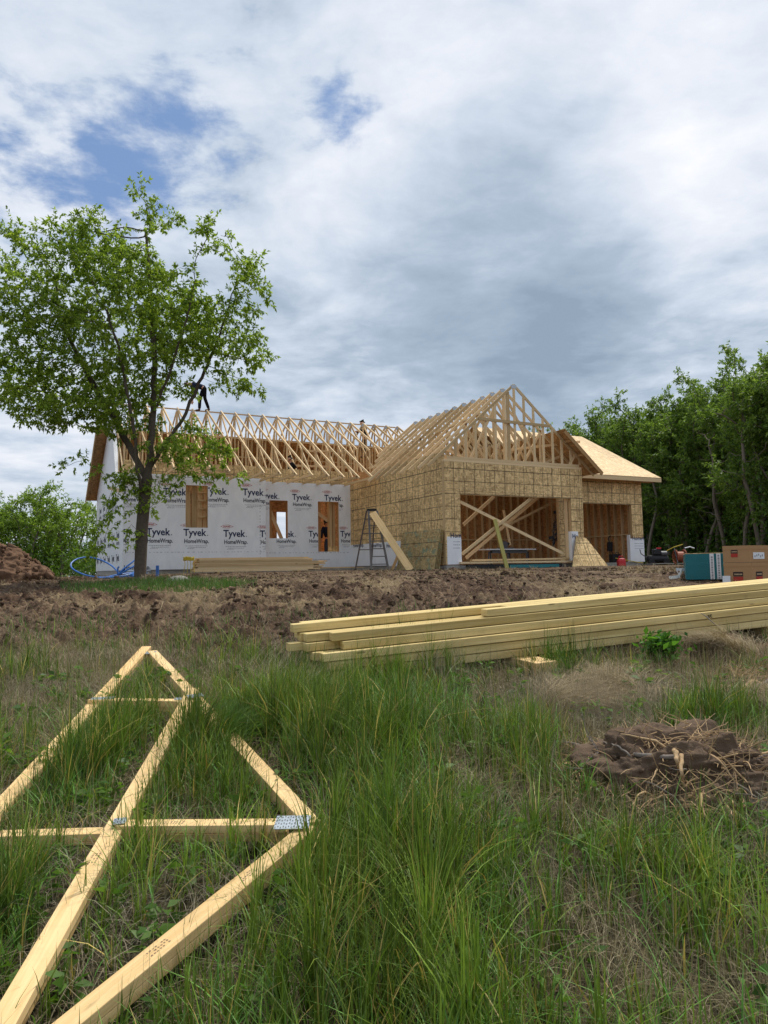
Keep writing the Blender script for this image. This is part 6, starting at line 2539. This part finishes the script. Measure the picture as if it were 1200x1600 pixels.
def person(label, J, shirt, trousers, hairm='hair', cap=False):
    """J: joints in world coordinates: pelvis, chest, neck, head, (sh, el, wr, hand dir) x2, (hip, kn, an, toe) x2."""
    v, e, r_ = [], [], []

    def add(p, rad, par=None):
        v.append(Vector(p))
        r_.append(rad)
        if par is not None:
            e.append((par, len(v) - 1))
        return len(v) - 1
    pel = add(J['pelvis'], .125)
    waist = add(J['pelvis'].lerp(J['chest'], .45), .115, pel)
    ch = add(J['chest'], .135, waist)
    nk = add(J['neck'], .055, ch)
    hd = add(J['neck'].lerp(J['head'], .45), .075, nk)
    hc_ = add(J['head'], .098, hd)
    up = (J['head'] - J['neck']).normalized()
    hd2 = add(J['head'] + up * .085, .070, hc_)
    f = J['face'].normalized()
    nose = add(J['head'] + f * .115 - up * .02, .014, hc_)
    jaw = add(J['head'] + f * .06 - up * .085, .035, hd)
    side = f.cross(up).normalized()
    for sg in (-1, 1):
        add(J['head'] + side * sg * .098 - up * .01, .018, hc_)
    for k in ('l', 'r'):
        sh = add(J['sh' + k], .062, ch)
        el_ = add(J['el' + k], .043, sh)
        wr_ = add(J['wr' + k], .028, el_)
        d = (J['wr' + k] - J['el' + k]).normalized()
        palm = add(J['wr' + k] + d * .06, (.034, .018), wr_)
        ps = d.orthogonal().normalized()
        for q in range(4):
            b0 = add(J['wr' + k] + d * .105 + ps * (q - 1.5) * .02, .009, palm)
            b1 = add(v[b0] + d * (.032 - .004 * abs(q - 1.3)) + d.cross(ps) * .012, .008, b0)
            add(v[b1] + d * .022 + d.cross(ps) * .022, .007, b1)
        t0 = add(J['wr' + k] + d * .045 - ps * .045, .011, palm)
        add(v[t0] + d * .04 - ps * .012 + d.cross(ps) * .012, .009, t0)
        hp = add(J['hip' + k], .085, pel)
        kn = add(J['kn' + k], .058, hp)
        an = add(J['an' + k], .040, kn)
        add(J['toe' + k], (.042, .030), an)
    body = skin_obj('person', v, e, r_, 'skin')
    tag(body, label, 'person')
    # shirt
    sv = [J['pelvis'].lerp(J['chest'], .05), J['pelvis'].lerp(J['chest'], .5), J['chest'], J['neck'].lerp(J['chest'], .25)]
    se = [(0, 1), (1, 2), (2, 3)]
    sr = [(.165, .135), (.165, .135), (.18, .145), .075]
    for k in ('l', 'r'):
        b = len(sv)
        sv += [J['sh' + k], J['el' + k], J['el' + k].lerp(J['wr' + k], .85)]
        se += [(2, b), (b, b + 1), (b + 1, b + 2)]
        sr += [.085, .066, .050]
    skin_obj('shirt', sv, se, sr, shirt, body)
    tv = [J['pelvis'].lerp(J['chest'], .12), J['pelvis']]
    te = [(0, 1)]
    tr = [(.158, .13), (.165, .135)]
    for k in ('l', 'r'):
        b = len(tv)
        tv += [J['hip' + k], J['kn' + k], J['an' + k].lerp(J['kn' + k], .06)]
        te += [(1, b), (b, b + 1), (b + 1, b + 2)]
        tr += [.110, .082, .068]
    skin_obj('trousers', tv, te, tr, trousers, body)
    for k in ('l', 'r'):
        a_, t_ = J['an' + k], J['toe' + k]
        back_ = a_ + (a_ - t_).normalized() * .05
        skin_obj('boot', [a_ + Vector((0, 0, .08)), a_ - Vector((0, 0, .02)), t_, ], [(0, 1), (1, 2)], [.062, .062, (.055, .042)], 'boot', body)
    skin_obj('hair', [J['head'] + up * .10 - f * .02, J['head'] + up * .045 - f * .035, J['head'] - f * .055 - up * .03], [(0, 1), (1, 2)], [.070, .090, .066], hairm, body, root=1)
    if cap:
        skin_obj('cap_brim', [J['head'] + up * .06 + f * .07, J['head'] + up * .05 + f * .17], [(0, 1)], [(.07, .012), (.06, .010)], hairm, body)
    return body


def joints(pel, spine_dir, right, face, legs, arms, head_dir=None, spine=.48):
    sd = spine_dir.normalized()
    hdv = (head_dir or sd).normalized()
    J = {'pelvis': pel, 'chest': pel + sd * spine * .72, 'neck': pel + sd * spine * 1.12}
    J['head'] = J['neck'] + hdv * .18
    J['face'] = face
    for k, sg in (('l', -1), ('r', 1)):
        J['sh' + k] = pel + sd * spine + right * sg * .19
        J['hip' + k] = pel + right * sg * .10 - Vector((0, 0, .06))
        J['kn' + k], J['an' + k], J['toe' + k] = legs[k]
        J['el' + k], J['wr' + k] = arms[k]
    return J


# one bends down on the ridge behind the tree
rt_ = lambda px, py, t: A(*hit_t(px, py, t)[:1], t, hit_t(px, py, t)[1])
ft_r = A(hit_t(327.5, 640, MR_T)[0], MR_T + .1, MR_H - .03)
ft_l = A(hit_t(312, 642, MR_T - .25)[0], MR_T - .2, MR_H - .14)
pel = rt_(318.5, 606, MR_T - .1)
left = -U
J = joints(pel, left * .95 + Z * .18 - Pp * .1, Pp * -1, left - Z * .5, {
    'l': (ft_l.lerp(pel, .53) + left * .08, ft_l + Z * .05, ft_l + left * .18),
    'r': (ft_r.lerp(pel, .55) + left * .06, ft_r + Z * .05, ft_r + left * .18)}, {
    'l': (rt_(302, 612, MR_T), rt_(299, 625, MR_T)), 'r': (rt_(303, 612, MR_T - .35), rt_(301, 626, MR_T - .35))}, left - Z * .25)
person('person in dark clothes bending down on the roof ridge above the tree branches', J, 'navy_cloth', 'black_cloth')
# one leans behind the ridge further along
hd_ = rt_(563, 661, MR_T + .35)
foot = hd_ - Z * 1.62 + U * .22
pel = foot + Z * .92
fc = left - Z * .25
J = joints(pel, (hd_ - pel) * .9 + U * .10, -Pp, fc, {
    'l': (foot + Z * .5 + left * .1 + Pp * .1, foot + Z * .08 + Pp * .1, foot + Pp * .1 + left * .2),
    'r': (foot + Z * .5 + left * .1 - Pp * .1, foot + Z * .08 - Pp * .1, foot - Pp * .1 + left * .2)}, {
    'l': (pel + Z * .32 + Pp * .25 + left * .2, pel + Z * .28 + left * .42 + Pp * .1), 'r': (pel + Z * .32 - Pp * .25 + left * .2, pel + Z * .28 + left * .42 - Pp * .1)}, (hd_ - pel))
person('person in a navy jacket looking out over the roof ridge near the garage', J, 'navy_cloth', 'black_cloth')
# one stands with his back to us in the tall opening
st = hit_t(513, 840, TR + 1.1)[0]
foot = A(st, TR + 1.1, SILL + .23)
pel = foot + Z * .93
J = joints(pel, Z * 1 - U * .04 + Pp * .12, U, Pp + U * .4, {
    'l': (foot + Z * .5 - U * .11, foot + Z * .08 - U * .12, foot - U * .12 + Pp * .2),
    'r': (foot + Z * .5 + U * .11, foot + Z * .08 + U * .12, foot + U * .13 + Pp * .2)}, {
    'l': (pel + Z * .24 - U * .30, pel + Z * .0 - U * .27 + Pp * .1), 'r': (pel + Z * .24 + U * .30 + Pp * .05, pel + Z * .12 + U * .1 + Pp * .25)}, Z * 1 + Pp * .5)
person('person in navy shirt and jeans standing with his back turned in the tall opening', J, 'navy_cloth', 'denim')
# one crouches among the trusses
pc = rt_(464, 727, 8.2)
foot = A(hit_t(464, 727, 8.2)[0], 8.2, PLATE + .08)
pel = foot + Z * .42
J = joints(pel, Z * .8 + left * .5, -Pp, left, {
    'l': (foot + Z * .48 + left * .32 + Pp * .1, foot + Z * .08 + Pp * .12, foot + Pp * .12 + left * .18),
    'r': (foot + Z * .48 + left * .32 - Pp * .1, foot + Z * .08 - Pp * .12, foot - Pp * .12 + left * .18)}, {
    'l': (pel + Z * .2 + left * .35 + Pp * .2, pel + left * .55 + Pp * .1), 'r': (pel + Z * .2 + left * .35 - Pp * .2, pel + left * .55 - Pp * .1)}, Z + left * .3)
person('person in dark clothes crouching among the trusses above the wrapped wall', J, 'black_cloth', 'denim')
